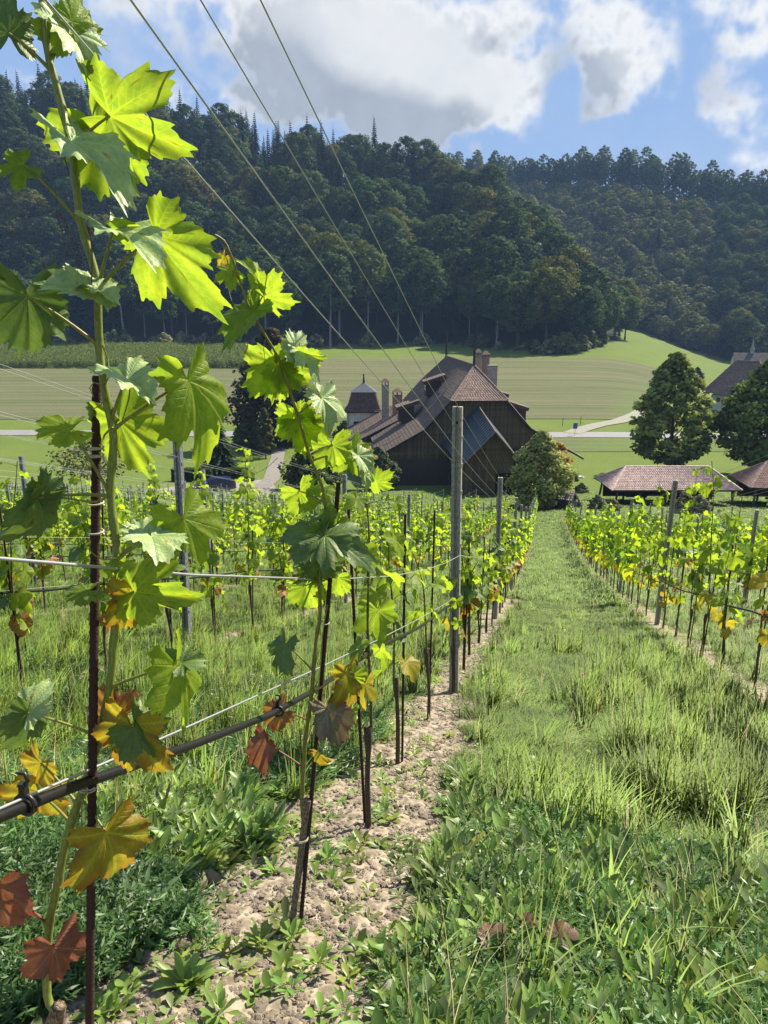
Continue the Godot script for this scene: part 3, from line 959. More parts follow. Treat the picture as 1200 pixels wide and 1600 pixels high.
	for s in spots:
		var pr: Array = P[s[0]]
		var pick := rng.randi() % pr.size()
		var proto: Node3D = pr[pick]
		var pos := rw(s[1], s[2])
		var sc: float = s[3]
		var turn := rf(0, TAU)
		var a: float = s[1] / s[2]
		if n < 298 and absf(a) < 0.56:
			var o := copy_of(proto, "forest_bush" if s[0] == "fringe" else ("spruce_tree" if s[0] == "spruce" else "forest_tree"))
			o.position = pos
			o.rotation.y = turn
			o.scale = Vector3(sc, sc, sc)
			var part := ""
			for q in [[80, "at the left photo edge"], [170, "behind the closest cane"], [240, "right of the closest cane"], [310, "left of the arching shoot"], [380, "above the arching shoot"], [440, "above the copper beech"], [510, "above the arching shoot's pale leaves"], [570, "above the pavilion"], [640, "above the barn's left slope"], [700, "above the barn's far finial"], [760, "above the barn's chimneys"], [820, "above the barn's right dormers"], [880, "above the barn's right bush"], [1300, "at the spur's tip"]]:
				if 600.0 + FPX * a * 0.98 < q[0]:
					part = q[1]
					break
			var ue := s[2] - edge_a(a) as float
			var depth := "on the bottom edge of the wood" if ue < 8.0 else ("second line of the wood" if ue < 17.0 else ("low in the wood" if ue < 36.0 else ("halfway up the wood" if ue < 65.0 else "high in the wood")))
			tag(o, "%s %s, %s" % [lab[s[0]], depth, part], "bush" if s[0] == "fringe" else "tree", "%ss %s %s" % [lab[s[0]], depth, part])
			n += 1
		else:
			var key: String = s[0] + str(pick)
			if not rest.has(key): rest[key] = [proto, [], PackedColorArray()]
			rest[key][1].append(Transform3D(Basis(Vector3.UP, turn).scaled(Vector3(sc, sc, sc)), pos))
			var g := rf(0.82, 1.18)
			rest[key][2].append(Color(g * rf(0.95, 1.15), g, g * rf(0.85, 1.05)))
	var wood := base("forest")
	tag(wood, "wooded hillsides rising behind the fields to the skyline", "forest", "", "stuff")
	for key in rest:
		var r: Array = rest[key]
		scatter("trunks", (r[0].get_node("trunk") as MeshInstance3D).mesh, r[1], r[2], wood)
		scatter("crowns", (r[0].get_node("crown") as MeshInstance3D).mesh, r[1], r[2], wood)
	for k in P:
		for o in P[k]: o.free()

func lone_tree(called: String, px: float, py: float, crown: ArrayMesh, trunk: ArrayMesh, label: String, category: String, push := 0.0) -> Node3D:
	var p := ground_at(px, py)
	if push != 0.0:
		var q := at(px, py, p.dot(F) + push)
		p = Vector3(q.x, gy(q.x, q.z), q.z)
	var o := base(called, p, rf(0, TAU))
	if trunk: put("trunk", trunk, o)
	put("crown", crown, o)
	tag(o, label, category)
	return o

# ---------------------------------------------------------------- roofs and boards
# tiled surface over the quad a (low left), b (low right), c (high right), d (high left), tile by tile
func tiles(m: MB, a: Vector3, b: Vector3, c: Vector3, d: Vector3, tw: float, th: float, col: Color, var_ := 0.25, rib := 0.055) -> void:
	var n := (b - a).cross(d - a).normalized()
	var rows := maxi(2, int(((d - a).length() + (c - b).length()) * 0.5 / th))
	for j in rows:
		var t0 := float(j) / rows; var t1 := (j + 1.12) / rows
		var l0 := a.lerp(d, t0); var r0 := b.lerp(c, t0)
		var l1 := a.lerp(d, minf(t1, 1.0)); var r1 := b.lerp(c, minf(t1, 1.0))
		var cols := maxi(1, int((r0 - l0).length() / tw))
		for k in cols:
			var u0 := float(k) / cols; var u1 := float(k + 1) / cols
			var g := 1.0 + rf(-var_, var_) + (0.12 * nz.get_noise_2d(u0 * 7.0 + col.r * 90.0, t0 * 5.0))
			m.col = Color(col.r * g, col.g * g * rf(0.96, 1.02), col.b * g)
			var lift := n * (0.035 + rf(0, 0.012))
			var p := l0.lerp(r0, u0) + lift; var q := l0.lerp(r0, u1) + lift
			var pm := l0.lerp(r0, (u0 + u1) * 0.5) + lift + n * rib
			var s := l1.lerp(r1, u0) + n * 0.006; var v := l1.lerp(r1, u1) + n * 0.006
			var sm := l1.lerp(r1, (u0 + u1) * 0.5) + n * (0.006 + rib)
			m.quad(p, pm, sm, s); m.quad(pm, q, v, sm)
			m.quad(p - lift, q - lift, q, p)

func roof(o: Node, quads: Array, col: Color, tw := 0.36, th := 0.4, deck := Color(0.06, 0.045, 0.035), thick := 0.16) -> void:
	var dk := MB.new()
	dk.col = deck
	var tl := MB.new()
	for q in quads:
		dk.slab(q[0], q[1], q[2], q[3], thick)
		tiles(tl, q[0], q[1], q[2], q[3], tw, th, col)
	put("roof", dk.mesh(M.timber), o)
	tag(put("roof_tiles", tl.mesh(M.tile), o), "", "", "", "stuff")

func ridge_caps(o: Node, a: Vector3, b: Vector3, r: float, col: Color) -> void:
	var m := MB.new()
	var n := int((b - a).length() / 0.42)
	for k in n:
		m.col = col * rf(0.8, 1.2)
		m.rod(a.lerp(b, float(k) / n), a.lerp(b, (k + 1.08) / n), r * 1.12, r * 0.9, 6)
	tag(put("ridge_tiles", m.mesh(M.tile), o), "", "", "", "stuff")

# upright boards filling the outline given by its top height at each x; in the plane z
func boards(o: Node, called: String, x0: float, x1: float, z: float, bottom: Callable, top: Callable, col: Color, bw := 0.22) -> void:
	var m := MB.new()
	var n := int((x1 - x0) / bw)
	for k in n:
		var a := x0 + bw * k; var b := a + bw - 0.012
		var g := rf(0.7, 1.25)
		m.col = Color(col.r * g, col.g * g * rf(0.95, 1.03), col.b * g)
		var d := rf(0.0, 0.03)
		var ya: float = top.call(a); var yb: float = top.call(b)
		var ba: float = bottom.call(a); var bb: float = bottom.call(b)
		if maxf(ya, yb) - minf(ba, bb) < 0.05: continue
		m.quad(Vector3(a, ba, z + d), Vector3(b, bb, z + d), Vector3(b, yb, z + d), Vector3(a, ya, z + d))
		m.quad(Vector3(b, bb, z + d), Vector3(b, bb, z - 0.05), Vector3(b, yb, z - 0.05), Vector3(b, yb, z + d))
		m.quad(Vector3(a, ba, z - 0.05), Vector3(a, ba, z + d), Vector3(a, ya, z + d), Vector3(a, ya, z - 0.05))
	tag(put(called, m.mesh(M.timber), o), "", "", "", "stuff")

func chimney(o: Node, x: float, z: float, y0: float, y1: float, w: float, d: float, col: Color, hood: int) -> void:
	var m := MB.new()
	m.col = col
	m.boxat(x, (y0 + y1) * 0.5, z, w, y1 - y0, d)
	var c := put("chimney", m.mesh(M.plaster), o)
	var h := MB.new()
	h.col = col * 0.8
	h.boxat(x, y1 + 0.04, z, w + 0.16, 0.1, d + 0.16)
	if hood == 1:
		for s in [Vector2(-1, -1), Vector2(1, -1), Vector2(-1, 1), Vector2(1, 1), Vector2(0, 1), Vector2(0, -1)]:
			h.boxat(x + s.x * (w * 0.5 - 0.07), y1 + 0.27, z + s.y * (d * 0.5 - 0.07), 0.13, 0.38, 0.13)
		put("cap_piers", h.mesh(M.plaster), c)
		var r := MB.new()
		r.col = Color(0.16, 0.09, 0.07)
		var e := 0.1
		var a := Vector3(x - w * 0.5 - e, y1 + 0.46, z + d * 0.5 + e); var b := Vector3(x + w * 0.5 + e, y1 + 0.46, z + d * 0.5 + e)
		var f := Vector3(x + w * 0.5 + e, y1 + 0.46, z - d * 0.5 - e); var g := Vector3(x - w * 0.5 - e, y1 + 0.46, z - d * 0.5 - e)
		var t0 := Vector3(x - w * 0.2, y1 + 0.95, z); var t1 := Vector3(x + w * 0.2, y1 + 0.95, z)
		r.quad(a, b, t1, t0); r.quad(f, g, t0, t1); r.tri(b, f, t1); r.tri(g, a, t0)
		put("cap_roof", r.mesh(M.tile), c)
	else:
		put("cap", h.mesh(M.plaster), c)

func finial(o: Node, p: Vector3, h: float) -> void:
	var m := MB.new()
	m.col = Color(0.02, 0.025, 0.03)
	m.tube(pv([p + Vector3(0, -0.3, 0), p + Vector3(0, 0.15, 0), p + Vector3(0, h * 0.55, 0), p + Vector3(0, h * 0.8, 0), p + Vector3(0, h * 0.84, 0), p + Vector3(0, h * 0.9, 0), p + Vector3(0, h * 0.95, 0), p + Vector3(0, h, 0)]), PackedFloat32Array([0.2, 0.17, 0.13, 0.08, 0.16, 0.17, 0.06, 0.01]), 8)
	put("finial", m.mesh(M.iron), o)

func sheet(called: String, m: Material, left: Array, right: Array, nu: int, nv: int, lift: float, col: Callable, label: String) -> void:
	# ground strip between two lines of points, following the ground
	var b := MB.new()
	for j in nv + 1:
		var f := float(j) / nv * (left.size() - 1)
		var k := mini(int(f), left.size() - 2)
		var l: Vector3 = left[k].lerp(left[k + 1], f - k); var r: Vector3 = right[k].lerp(right[k + 1], f - k)
		for i in nu + 1:
			var p := l.lerp(r, float(i) / nu)
			b.col = col.call(p, float(i) / nu, float(j) / nv)
			b.vert(Vector3(p.x, gy(p.x, p.z) + lift, p.z), Vector3.UP, Vector2(p.x, p.z))
	var up: bool = (left[1] - left[0]).cross(right[0] - left[0]).y > 0.0
	for j in nv:
		for i in nu:
			var p := j * (nu + 1) + i
			var q := p + nu + 1
			if up: b.face(p, q, q + 1); b.face(p, q + 1, p + 1)
			else: b.face(p, q + 1, q); b.face(p, p + 1, q + 1)
	tag(put(called, b.mesh(m)), label, "", "", "structure")

func gpts(a: Array) -> Array:
	var o := []
	for p in a: o.append(ground_at(p[0], p[1]))
	return o

func side(c: Array, half: float, s: float) -> Array:
	var o := []
	for k in c.size():
		var d: Vector3 = c[mini(k + 1, c.size() - 1)] - c[maxi(k - 1, 0)]
		d.y = 0
		var n := Vector3(d.z, 0, -d.x).normalized()
		o.append(c[k] + n * half * s)
	return o

# ---------------------------------------------------------------- the farm below
func make_farm() -> void:
	rng.seed = 812
	var bumpy := ntex(31, 0.03, [], 4, 256, true)
	mat("tile", Color(1, 1, 1), 0.85, {"tex": grey(0.65, 1.0, 32, 0.02, 4, 256), "tri": 0.9})
	mat("timber", Color(1, 1, 1), 0.9, {"tex": grey(0.6, 1.0, 33, 0.02, 4, 256), "tri": Vector3(3, 0.3, 3)})
	mat("plaster", Color(1, 1, 1), 0.95, {"tex": grey(0.88, 1.0, 34, 0.02, 5, 256), "tri": 0.4})
	mat("masonry", Color(1, 1, 1), 0.95, {"tex": grey(0.5, 1.0, 35, 0.05, 4, 256), "tri": 0.8, "bump": bumpy, "bumpcm": 6.0})
	mat("iron", Color(1, 1, 1), 0.5, {"metal": 0.3})
	mat("slate_sheet", Color(0.036, 0.05, 0.06), 0.42, {"tex": grey(0.8, 1.0, 36, 0.03, 3, 256), "tri": 0.8})
	mat("asphalt", Color(1, 1, 1), 0.85, {"tex": grey(0.8, 1.0, 37, 0.05, 4, 256), "tri": 0.25, "world": true})
	mat("dark_glass", Color(0.012, 0.014, 0.017), 0.08, {})
	mat("paint", Color(1, 1, 1), 0.25, {"spec": 0.6})
	ground_works()
	barn()
	turret()
	open_shed()
	house_and_chapel()
	small_things()
	farm_trees()

func ground_works() -> void:
	var rd := []; var left := []; var right := []
	for k in 25:
		var r := -150.0 + 12.5 * k
		var w := 137.5 + 1.5 * sin(k * 0.35)
		left.append(rw(r, w + 3.0)); right.append(rw(r, w - 3.0))
	sheet("road", M.asphalt, left, right, 3, 120, 0.09, func(p, u, v): return Color(0.23, 0.23, 0.226) * (0.93 + 0.1 * nz.get_noise_2d(p.x * 0.2, p.z * 0.2)), "pale grey country road crossing the valley behind the barn")
	var tr := gpts([[893, 678], [908, 672], [934, 665], [966, 659], [992, 650], [1010, 641], [1036, 628], [1066, 618], [1098, 612]])
	sheet("track", M.asphalt, side(tr, 1.7, 1.0), side(tr, 1.7, -1.0), 8, 90, 0.13, func(p, u, v): return Color(0.22, 0.21, 0.18) if absf(absf(u - 0.5) - 0.3) < 0.19 else Color(0.2, 0.23, 0.09), "pale two-rut farm track climbing from the road")
	var ys := gpts([[225, 768], [300, 756], [372, 752], [425, 750]]); var yn := gpts([[225, 800], [300, 792], [372, 788], [440, 782]])
	sheet("car_park", M.asphalt, ys, yn, 14, 40, 0.05, func(p, u, v): return Color(0.3, 0.26, 0.215) * (0.9 + 0.25 * nz.get_noise_2d(p.x, p.z)), "light gravel yard where the blue car is parked")
	var pt := gpts([[405, 764], [424, 750], [430, 728], [436, 705], [446, 690], [452, 678]])
	sheet("path", M.asphalt, side(pt, 1.0, 1.0), side(pt, 1.0, -1.0), 4, 50, 0.09, func(p, u, v): return Color(0.21, 0.19, 0.165) * (0.95 + 0.15 * nz.get_noise_2d(p.x, p.z)), "light gravel path from the yard to the road")
	# the big mown field, cut in lines along the road
	var fc := func(p: Vector3, u: float, v: float) -> Color:
		var w := p.dot(F); var r := p.dot(R)
		var s := nz.get_noise_2d(w * 0.42 + r * 0.004, 3.0 + r * 0.006) + 0.55 * nz.get_noise_2d(w * 1.3, r * 0.02 + 9.0)
		var a := r / w
		var base_c := Color(0.10, 0.128, 0.05).lerp(Color(0.182, 0.174, 0.098), clampf(0.5 + s * 0.9, 0, 1))
		return base_c.lerp(Color(0.13, 0.2, 0.05), smoothstep(0.24, 0.34, a + 0.05 * nz.get_noise_2d(r * 0.1, w * 0.1) - (w - 152.0) * 0.0012) * 0.75)
	var fl := []; var fr := []
	for k in 40:
		var r := -135.0 + 5.6 * k
		var a := r / 195.0
		fl.append(rw(r, 238.0 if a > -0.12 else lerpf(218.0, 238.0, smoothstep(-0.2, -0.12, a))))
		fr.append(rw(r, 153.5 + 2.0 * sin(r * 0.05)))
	sheet("mown_field", M.ground, fl, fr, 190, 78, 0.10, fc, "pale mown field with cutting lines beyond the road")
	fl = []; fr = []
	for k in 16:
		var r := 24.0 + 4.0 * k
		fl.append(rw(r, 131.5)); fr.append(rw(r, 117.5 + 0.05 * r))
	sheet("mown_strip", M.ground, fl, fr, 40, 30, 0.08, fc, "narrow mown strip this side of the road")
	# maize
	var mz := MB.new()
	for k in 9:
		mz.col = Color(1, 1, 1) * rf(0.8, 1.2)
		blade(mz, Vector3(0, 0.22 * k, 0), k * 2.4, 0.55, 0.7, 0.12, 3)
	mz.col = Color(1.6, 1.4, 0.7)
	mz.rod(Vector3.ZERO, Vector3(0, 2.2, 0), 0.03, 0.015, 4)
	var xs := []; var cs := PackedColorArray()
	for k in 13000:
		var r := rf(-140, -38)
		var w := rf(219.5, 268.0)
		if r / w > -0.172: continue
		var s := rf(0.85, 1.15)
		xs.append(Transform3D(Basis(Vector3.UP, rf(0, 6)).scaled(Vector3(s * 1.25, s, s * 1.25)), rw(r, w)))
		cs.append(Color(0.19, 0.25, 0.06) * rf(0.8, 1.2))
	tag(scatter("maize_field", mz.mesh(M.grass), xs, cs), "field of tall green maize below the wood at left", "maize", "", "stuff")

func barn_top(x: float) -> float:
	var a := absf(x)
	return tab(a, [[0.0, 9.7], [3.2, 9.7], [6.0, 6.55], [11.3, 3.6]])

func barn() -> void:
	var p := at(743, 770, 87)
	var o := base("barn", Vector3(p.x, -17.39, p.z), deg_to_rad(15.4))
	tag(o, "big old farmhouse barn with a huge brown tiled hipped roof and timber gable", "barn")
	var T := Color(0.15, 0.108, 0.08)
	var e := 0.35
	var zf := 0.7; var zb := -30.7
	var ridge_y := 13.35
	var rz0 := -3.3; var rz1 := -26.6
	var L := []
	var rx := func(x: float, y: float, z: float) -> Vector3: return Vector3(x, y, z)
	# left slope (seen broadside): ridge > hip foot > lower breaks; then the right slope; then the two hips
	L.append([Vector3(-3.2, 9.7, zb), Vector3(-3.2, 9.7, zf), Vector3(0, ridge_y, rz0), Vector3(0, ridge_y, rz1)])
	L.append([Vector3(-6.0, 6.6, zb), Vector3(-6.0, 6.6, zf), Vector3(-3.2, 9.7, zf), Vector3(-3.2, 9.7, zb)])
	L.append([Vector3(-11.5, 3.5, -14.0), Vector3(-11.5, 3.5, zf), Vector3(-6.0, 6.6, zf), Vector3(-6.0, 6.6, -14.0)])
	L.append([Vector3(-14.2, 2.6, zb), Vector3(-14.2, 2.6, -14.0), Vector3(-6.0, 6.7, -14.0), Vector3(-6.0, 6.7, zb)])
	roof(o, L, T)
	var Rr := []
	Rr.append([Vector3(3.2, 9.7, zf), Vector3(3.2, 9.7, zb), Vector3(0, ridge_y, rz1), Vector3(0, ridge_y, rz0)])
	Rr.append([Vector3(6.0, 6.6, zf), Vector3(6.0, 6.6, zb), Vector3(3.2, 9.7, zb), Vector3(3.2, 9.7, zf)])
	Rr.append([Vector3(12.3, 3.05, zf), Vector3(12.3, 3.05, zb), Vector3(6.0, 6.6, zb), Vector3(6.0, 6.6, zf)])
	roof(o, Rr, T)
	var H := [[Vector3(-3.2, 9.7, zf + 0.1), Vector3(3.2, 9.7, zf + 0.1), Vector3(0.06, ridge_y, rz0), Vector3(-0.06, ridge_y, rz0)], [Vector3(3.2, 9.7, zb - 0.1), Vector3(-3.2, 9.7, zb - 0.1), Vector3(-0.06, ridge_y, rz1), Vector3(0.06, ridge_y, rz1)]]
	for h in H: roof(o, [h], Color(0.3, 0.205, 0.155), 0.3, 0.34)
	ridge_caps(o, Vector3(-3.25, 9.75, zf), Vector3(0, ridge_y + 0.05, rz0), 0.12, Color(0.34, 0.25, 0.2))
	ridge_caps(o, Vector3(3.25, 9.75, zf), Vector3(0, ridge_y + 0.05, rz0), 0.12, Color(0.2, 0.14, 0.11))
	ridge_caps(o, Vector3(0, ridge_y + 0.05, rz0), Vector3(0, ridge_y + 0.05, rz1), 0.13, T * 1.4)
	finial(o, Vector3(0, ridge_y, rz0), 3.1)
	finial(o, Vector3(0, ridge_y, rz1), 3.6)
	# snow rails across the left slope
	for q in [[-5.2, 7.62, -2.4, 10.75, -6.5, 0.07], [-5.2, 7.62, -2.4, 10.75, -17.0, 0.07], [-10.6, 4.15, -8.4, 5.4, -3.0, 0.05]]:
		var sr := MB.new()
		sr.col = Color(0.33, 0.3, 0.27)
		sr.rod(Vector3(q[0], q[1], q[4]), Vector3(q[2], q[3], q[4]), q[5], q[5], 5)
		put("roof_strip", sr.mesh(M.plaster), o)
	# gable: boards above, dark masonry below
	boards(o, "gable_boards", -10.1, 10.0, 0.0, func(x): return 3.0 if x < -1.0 else 0.2, func(x): return barn_top(x) - 0.1, Color(0.18, 0.122, 0.066), 0.21)
	var st := MB.new()
	st.col = Color(0.11, 0.075, 0.06)
	st.boxat(-5.6, 1.2, 0.05, 9.0, 3.8, 0.5)
	st.boxat(5.0, -0.3, -0.2, 10.0, 1.6, 0.4)
	# side and back walls
	st.boxat(-10.2, 1.6, -15.2, 0.4, 4.6, 30.0)
	st.boxat(9.9, 1.6, -15.2, 0.4, 4.6, 30.0)
	st.boxat(0, 2.0, -30.0, 20.0, 6.4, 0.4)
	put("wall", st.mesh(M.masonry), o)
	var aw := MB.new()
	aw.col = Color(0.5, 0.48, 0.42)
	aw.boxat(-12.6, 0.6, -22.0, 0.4, 4.6, 15.6)
	aw.boxat(-11.4, 0.6, -14.35, 2.0, 4.2, 0.4)
	put("wall", aw.mesh(M.plaster), o)
	# loft door and dark gaps in the gable
	var dr := MB.new()
	dr.col = Color(0.06, 0.045, 0.032)
	dr.boxat(5.2, 3.0, 0.1, 2.2, 2.6, 0.08)
	dr.boxat(6.25, 3.0, 0.15, 0.08, 2.6, 0.06)
	put("loft_door", dr.mesh(M.timber), o)
	# dormers
	for d in [[-7.2, -11.0, 2.9, 8.0, -1.0], [-3.6, -13.0, 2.4, 11.0, -1.0], [6.4, -8.6, 2.6, 8.1, 1.0], [5.2, -14.5, 2.4, 9.2, 1.0]]:
		var x: float = d[0]; var z: float = d[1]; var wd: float = d[2]; var yt: float = d[3]; var s: float = d[4]
		var m := MB.new()
		m.col = Color(0.07, 0.045, 0.035)
		m.boxat(x, yt - 1.0, z, 1.9, 1.9, wd - 0.3)
		var dm := put("dormer", m.mesh(M.timber), o)
		var xo := x + s * 1.3; var xi := x - s * 1.5
		var q := [Vector3(xo, yt - 0.15, z - wd * 0.5), Vector3(xo, yt - 0.15, z + wd * 0.5), Vector3(xi, yt + 0.75, z + wd * 0.5), Vector3(xi, yt + 0.75, z - wd * 0.5)]
		if s > 0: q = [q[1], q[0], q[3], q[2]]
		roof(dm, [q], T * 1.3, 0.36, 0.3, Color(0.12, 0.08, 0.065), 0.42)
		var wn := MB.new()
		wn.boxat(x + s * 0.96, yt - 0.85, z, 0.03, 0.9, wd * 0.5)
		put("window", wn.mesh(M.dark_glass), dm)
	# chimneys
	chimney(o, -9.2, -21.0, 3.5, 9.7, 0.95, 0.8, Color(0.34, 0.3, 0.25), 1)
	chimney(o, -7.6, -20.0, 3.5, 8.4, 1.3, 0.9, Color(0.3, 0.19, 0.14), 1)
	chimney(o, 3.0, -17.5, 9.0, 13.8, 0.75, 0.7, Color(0.3, 0.24, 0.2), 1)
	chimney(o, 4.2, -18.5, 8.0, 13.5, 0.95, 0.8, Color(0.28, 0.21, 0.17), 1)
	chimney(o, 3.6, -10.5, 8.0, 12.9, 1.1, 0.8, Color(0.32, 0.29, 0.26), 0)
	# covered ramp into the loft, slate-blue sheet roof
	var fz := 10.4
	var rf0 := Vector3(0.0, 9.1, 0.3); var rf1 := Vector3(-0.2, 7.7, fz + 0.7)
	var sh := MB.new()
	var le0 := Vector3(-4.1, 4.9, 0.3); var le1 := Vector3(-3.5, 4.3, fz + 0.7)
	var re0 := Vector3(2.6, 6.0, 0.3); var re1 := Vector3(2.5, 4.6, fz + 0.7)
	var pr := Node3D.new(); pr.name = "ramp_porch"; o.add_child(pr, true)
	sh.slab(le0, le1, rf1, rf0, 0.1)
	put("porch_roof", sh.mesh(M.slate_sheet), pr)
	var seam := MB.new()
	for k in 17:
		var t := k / 16.0
		seam.rod(le0.lerp(le1, t) + Vector3(0, 0.03, 0), rf0.lerp(rf1, t) + Vector3(0, 0.03, 0), 0.035, 0.035, 4)
	for k in range(1, 5):
		seam.rod(le0.lerp(rf0, k / 5.0) + Vector3(0, 0.04, 0), le1.lerp(rf1, k / 5.0) + Vector3(0, 0.04, 0), 0.025, 0.025, 4)
	tag(put("roof_seams", seam.mesh(M.slate_sheet), pr), "", "", "", "stuff")
	var s2 := MB.new()
	s2.slab(re1, re0, rf0, rf1, 0.1)
	put("porch_roof", s2.mesh(M.slate_sheet), pr)
	var vg := MB.new()
	vg.col = Color(0.22, 0.19, 0.15)
	vg.rod(rf1, re1, 0.11, 0.11, 4); vg.rod(rf1, le1, 0.08, 0.08, 4); vg.rod(rf0, rf1, 0.09, 0.09, 4)
	put("barge_board", vg.mesh(M.timber), pr)
	boards(pr, "gable_boards", -3.1, 2.0, fz, func(x): return 3.4 if x > 0.1 and x < 1.9 else 0.6, func(x): return 7.6 - (absf(x + 0.2) * 1.12), Color(0.17, 0.112, 0.062), 0.2)
	var pw := MB.new()
	pw.col = Color(0.09, 0.065, 0.045)
	pw.boxat(-3.1, 2.4, 5.2, 0.15, 4.6, 10.4)
	pw.boxat(2.05, 2.6, 5.2, 0.15, 4.6, 10.4)
	put("porch_wall", pw.mesh(M.timber), pr)
	var dk := MB.new()
	dk.col = Color(0.03, 0.025, 0.02)
	dk.boxat(1.0, 2.0, fz - 0.9, 1.8, 2.9, 0.08)
	put("porch_door", dk.mesh(M.timber), pr)

func turret() -> void:
	var p := at(569, 700, 119)
	var o := base("pavilion", Vector3(p.x, gy(p.x, p.z), p.z), deg_to_rad(12))
	tag(o, "small white garden pavilion with bell-shaped brown roof and slate cap", "pavilion")
	var y0 := 6.6
	var m := MB.new()
	m.col = Color(0.62, 0.6, 0.54)
	m.boxat(0, y0 * 0.5 - 0.3, 0, 4.7, y0 + 0.5, 4.7)
	put("wall", m.mesh(M.plaster), o)
	var q := MB.new()
	q.col = Color(0.35, 0.32, 0.28)
	for s in [-1.0, 1.0]: q.boxat(s * 2.36, y0 * 0.5, 2.36, 0.35, y0, 0.06)
	q.boxat(0, y0 - 0.12, 0, 5.0, 0.2, 5.0)
	put("quoin", q.mesh(M.plaster), o)
	for s in [-1.0, 1.0]:
		var w := MB.new()
		w.col = Color(0.2, 0.2, 0.2)
		w.boxat(s * 1.1, y0 - 2.2, 2.37, 0.8, 1.4, 0.05)
		put("window", w.mesh(M.dark_glass), o)
	var prof := [[2.95, y0], [2.55, y0 + 0.45], [2.2, y0 + 1.3], [1.95, y0 + 2.2], [1.75, y0 + 2.9]]
	var rs := []
	for k in 4:
		var a := k * PI / 2
		var bs := Basis(Vector3.UP, a)
		for j in prof.size() - 1:
			var r0: float = prof[j][0]; var r1: float = prof[j + 1][0]; var h0: float = prof[j][1]; var h1: float = prof[j + 1][1]
			rs.append([bs * Vector3(-r0, h0, r0), bs * Vector3(r0, h0, r0), bs * Vector3(r1, h1, r1), bs * Vector3(-r1, h1, r1)])
	roof(o, rs, Color(0.14, 0.085, 0.068), 0.22, 0.3)
	var c := MB.new()
	c.col = Color(0.085, 0.095, 0.115)
	for k in 4:
		var bs := Basis(Vector3.UP, k * PI / 2)
		c.tri(bs * Vector3(-1.9, y0 + 2.85, 1.9), bs * Vector3(1.9, y0 + 2.85, 1.9), Vector3(0, y0 + 4.2, 0))
	c.boxat(0, y0 + 2.82, 0, 3.8, 0.06, 3.8)
	put("roof_cap", c.mesh(M.plaster), o)
	finial(o, Vector3(0, y0 + 4.0, 0), 1.5)

func hip_roof(o: Node, wx: float, wz: float, eave: float, ridge_half: float, top: float, col: Color, tw: float, th: float, flare := 0.0) -> void:
	var a := Vector3(-wx, eave, wz); var b := Vector3(wx, eave, wz); var c := Vector3(wx, eave, -wz); var d := Vector3(-wx, eave, -wz)
	var p := Vector3(-ridge_half, top, 0); var q := Vector3(ridge_half, top, 0)
	var z := Vector3(0.02, 0, 0)
	roof(o, [[a, b, q, p], [c, d, p, q], [b, c, q + Vector3(0, 0, -0.03), q + Vector3(0, 0, 0.03)], [d, a, p + Vector3(0, 0, 0.03), p + Vector3(0, 0, -0.03)]], col, tw, th)
	ridge_caps(o, p, q, 0.11, col * 1.35)
	for e in [[a, p], [b, q], [c, q], [d, p]]: ridge_caps(o, e[0], e[1], 0.1, col * 1.35)

func open_shed() -> void:
	# two open-sided tiled shelters beyond the right-hand rows
	var p := at(1036, 800, 71)
	var o := base("open_shed", Vector3(p.x, gy(p.x, p.z) + 0.1, p.z), deg_to_rad(12))
	tag(o, "low open-sided shed with pinkish tiled hipped roof below the tall tree", "shed")
	hip_roof(o, 5.9, 2.9, 1.7, 3.9, 3.35, Color(0.5, 0.37, 0.32), 0.2, 0.26)
	shelter_posts(o, 5.2, 2.4, 1.7, 6)
	var p2 := at(1246, 812, 70)
	var o2 := base("open_shed", Vector3(p2.x, gy(p2.x, p2.z) + 0.2, p2.z), deg_to_rad(6))
	tag(o2, "open-sided shed with brown tiled roof cut by the right edge of the photo", "shed")
	hip_roof(o2, 5.6, 2.9, 1.9, 3.4, 3.8, Color(0.25, 0.16, 0.13), 0.2, 0.26)
	shelter_posts(o2, 4.9, 2.4, 1.9, 6)
	# small stone shelter at the end of the lane
	var p3 := ground_at(882, 795)
	var o3 := base("stone_hut", p3, deg_to_rad(-20))
	tag(o3, "tiny stone hut with brown roof at the end of the grass lane", "hut")
	var m := MB.new()
	m.col = Color(0.09, 0.08, 0.07)
	m.boxat(0, 0.5, 0, 1.3, 1.1, 1.2)
	put("wall", m.mesh(M.masonry), o3)
	roof(o3, [[Vector3(-0.85, 0.95, 0.85), Vector3(0.85, 0.95, 0.85), Vector3(0.85, 1.6, 0), Vector3(-0.85, 1.6, 0)], [Vector3(0.85, 0.95, -0.85), Vector3(-0.85, 0.95, -0.85), Vector3(-0.85, 1.6, 0), Vector3(0.85, 1.6, 0)]], Color(0.25, 0.2, 0.17), 0.2, 0.22)

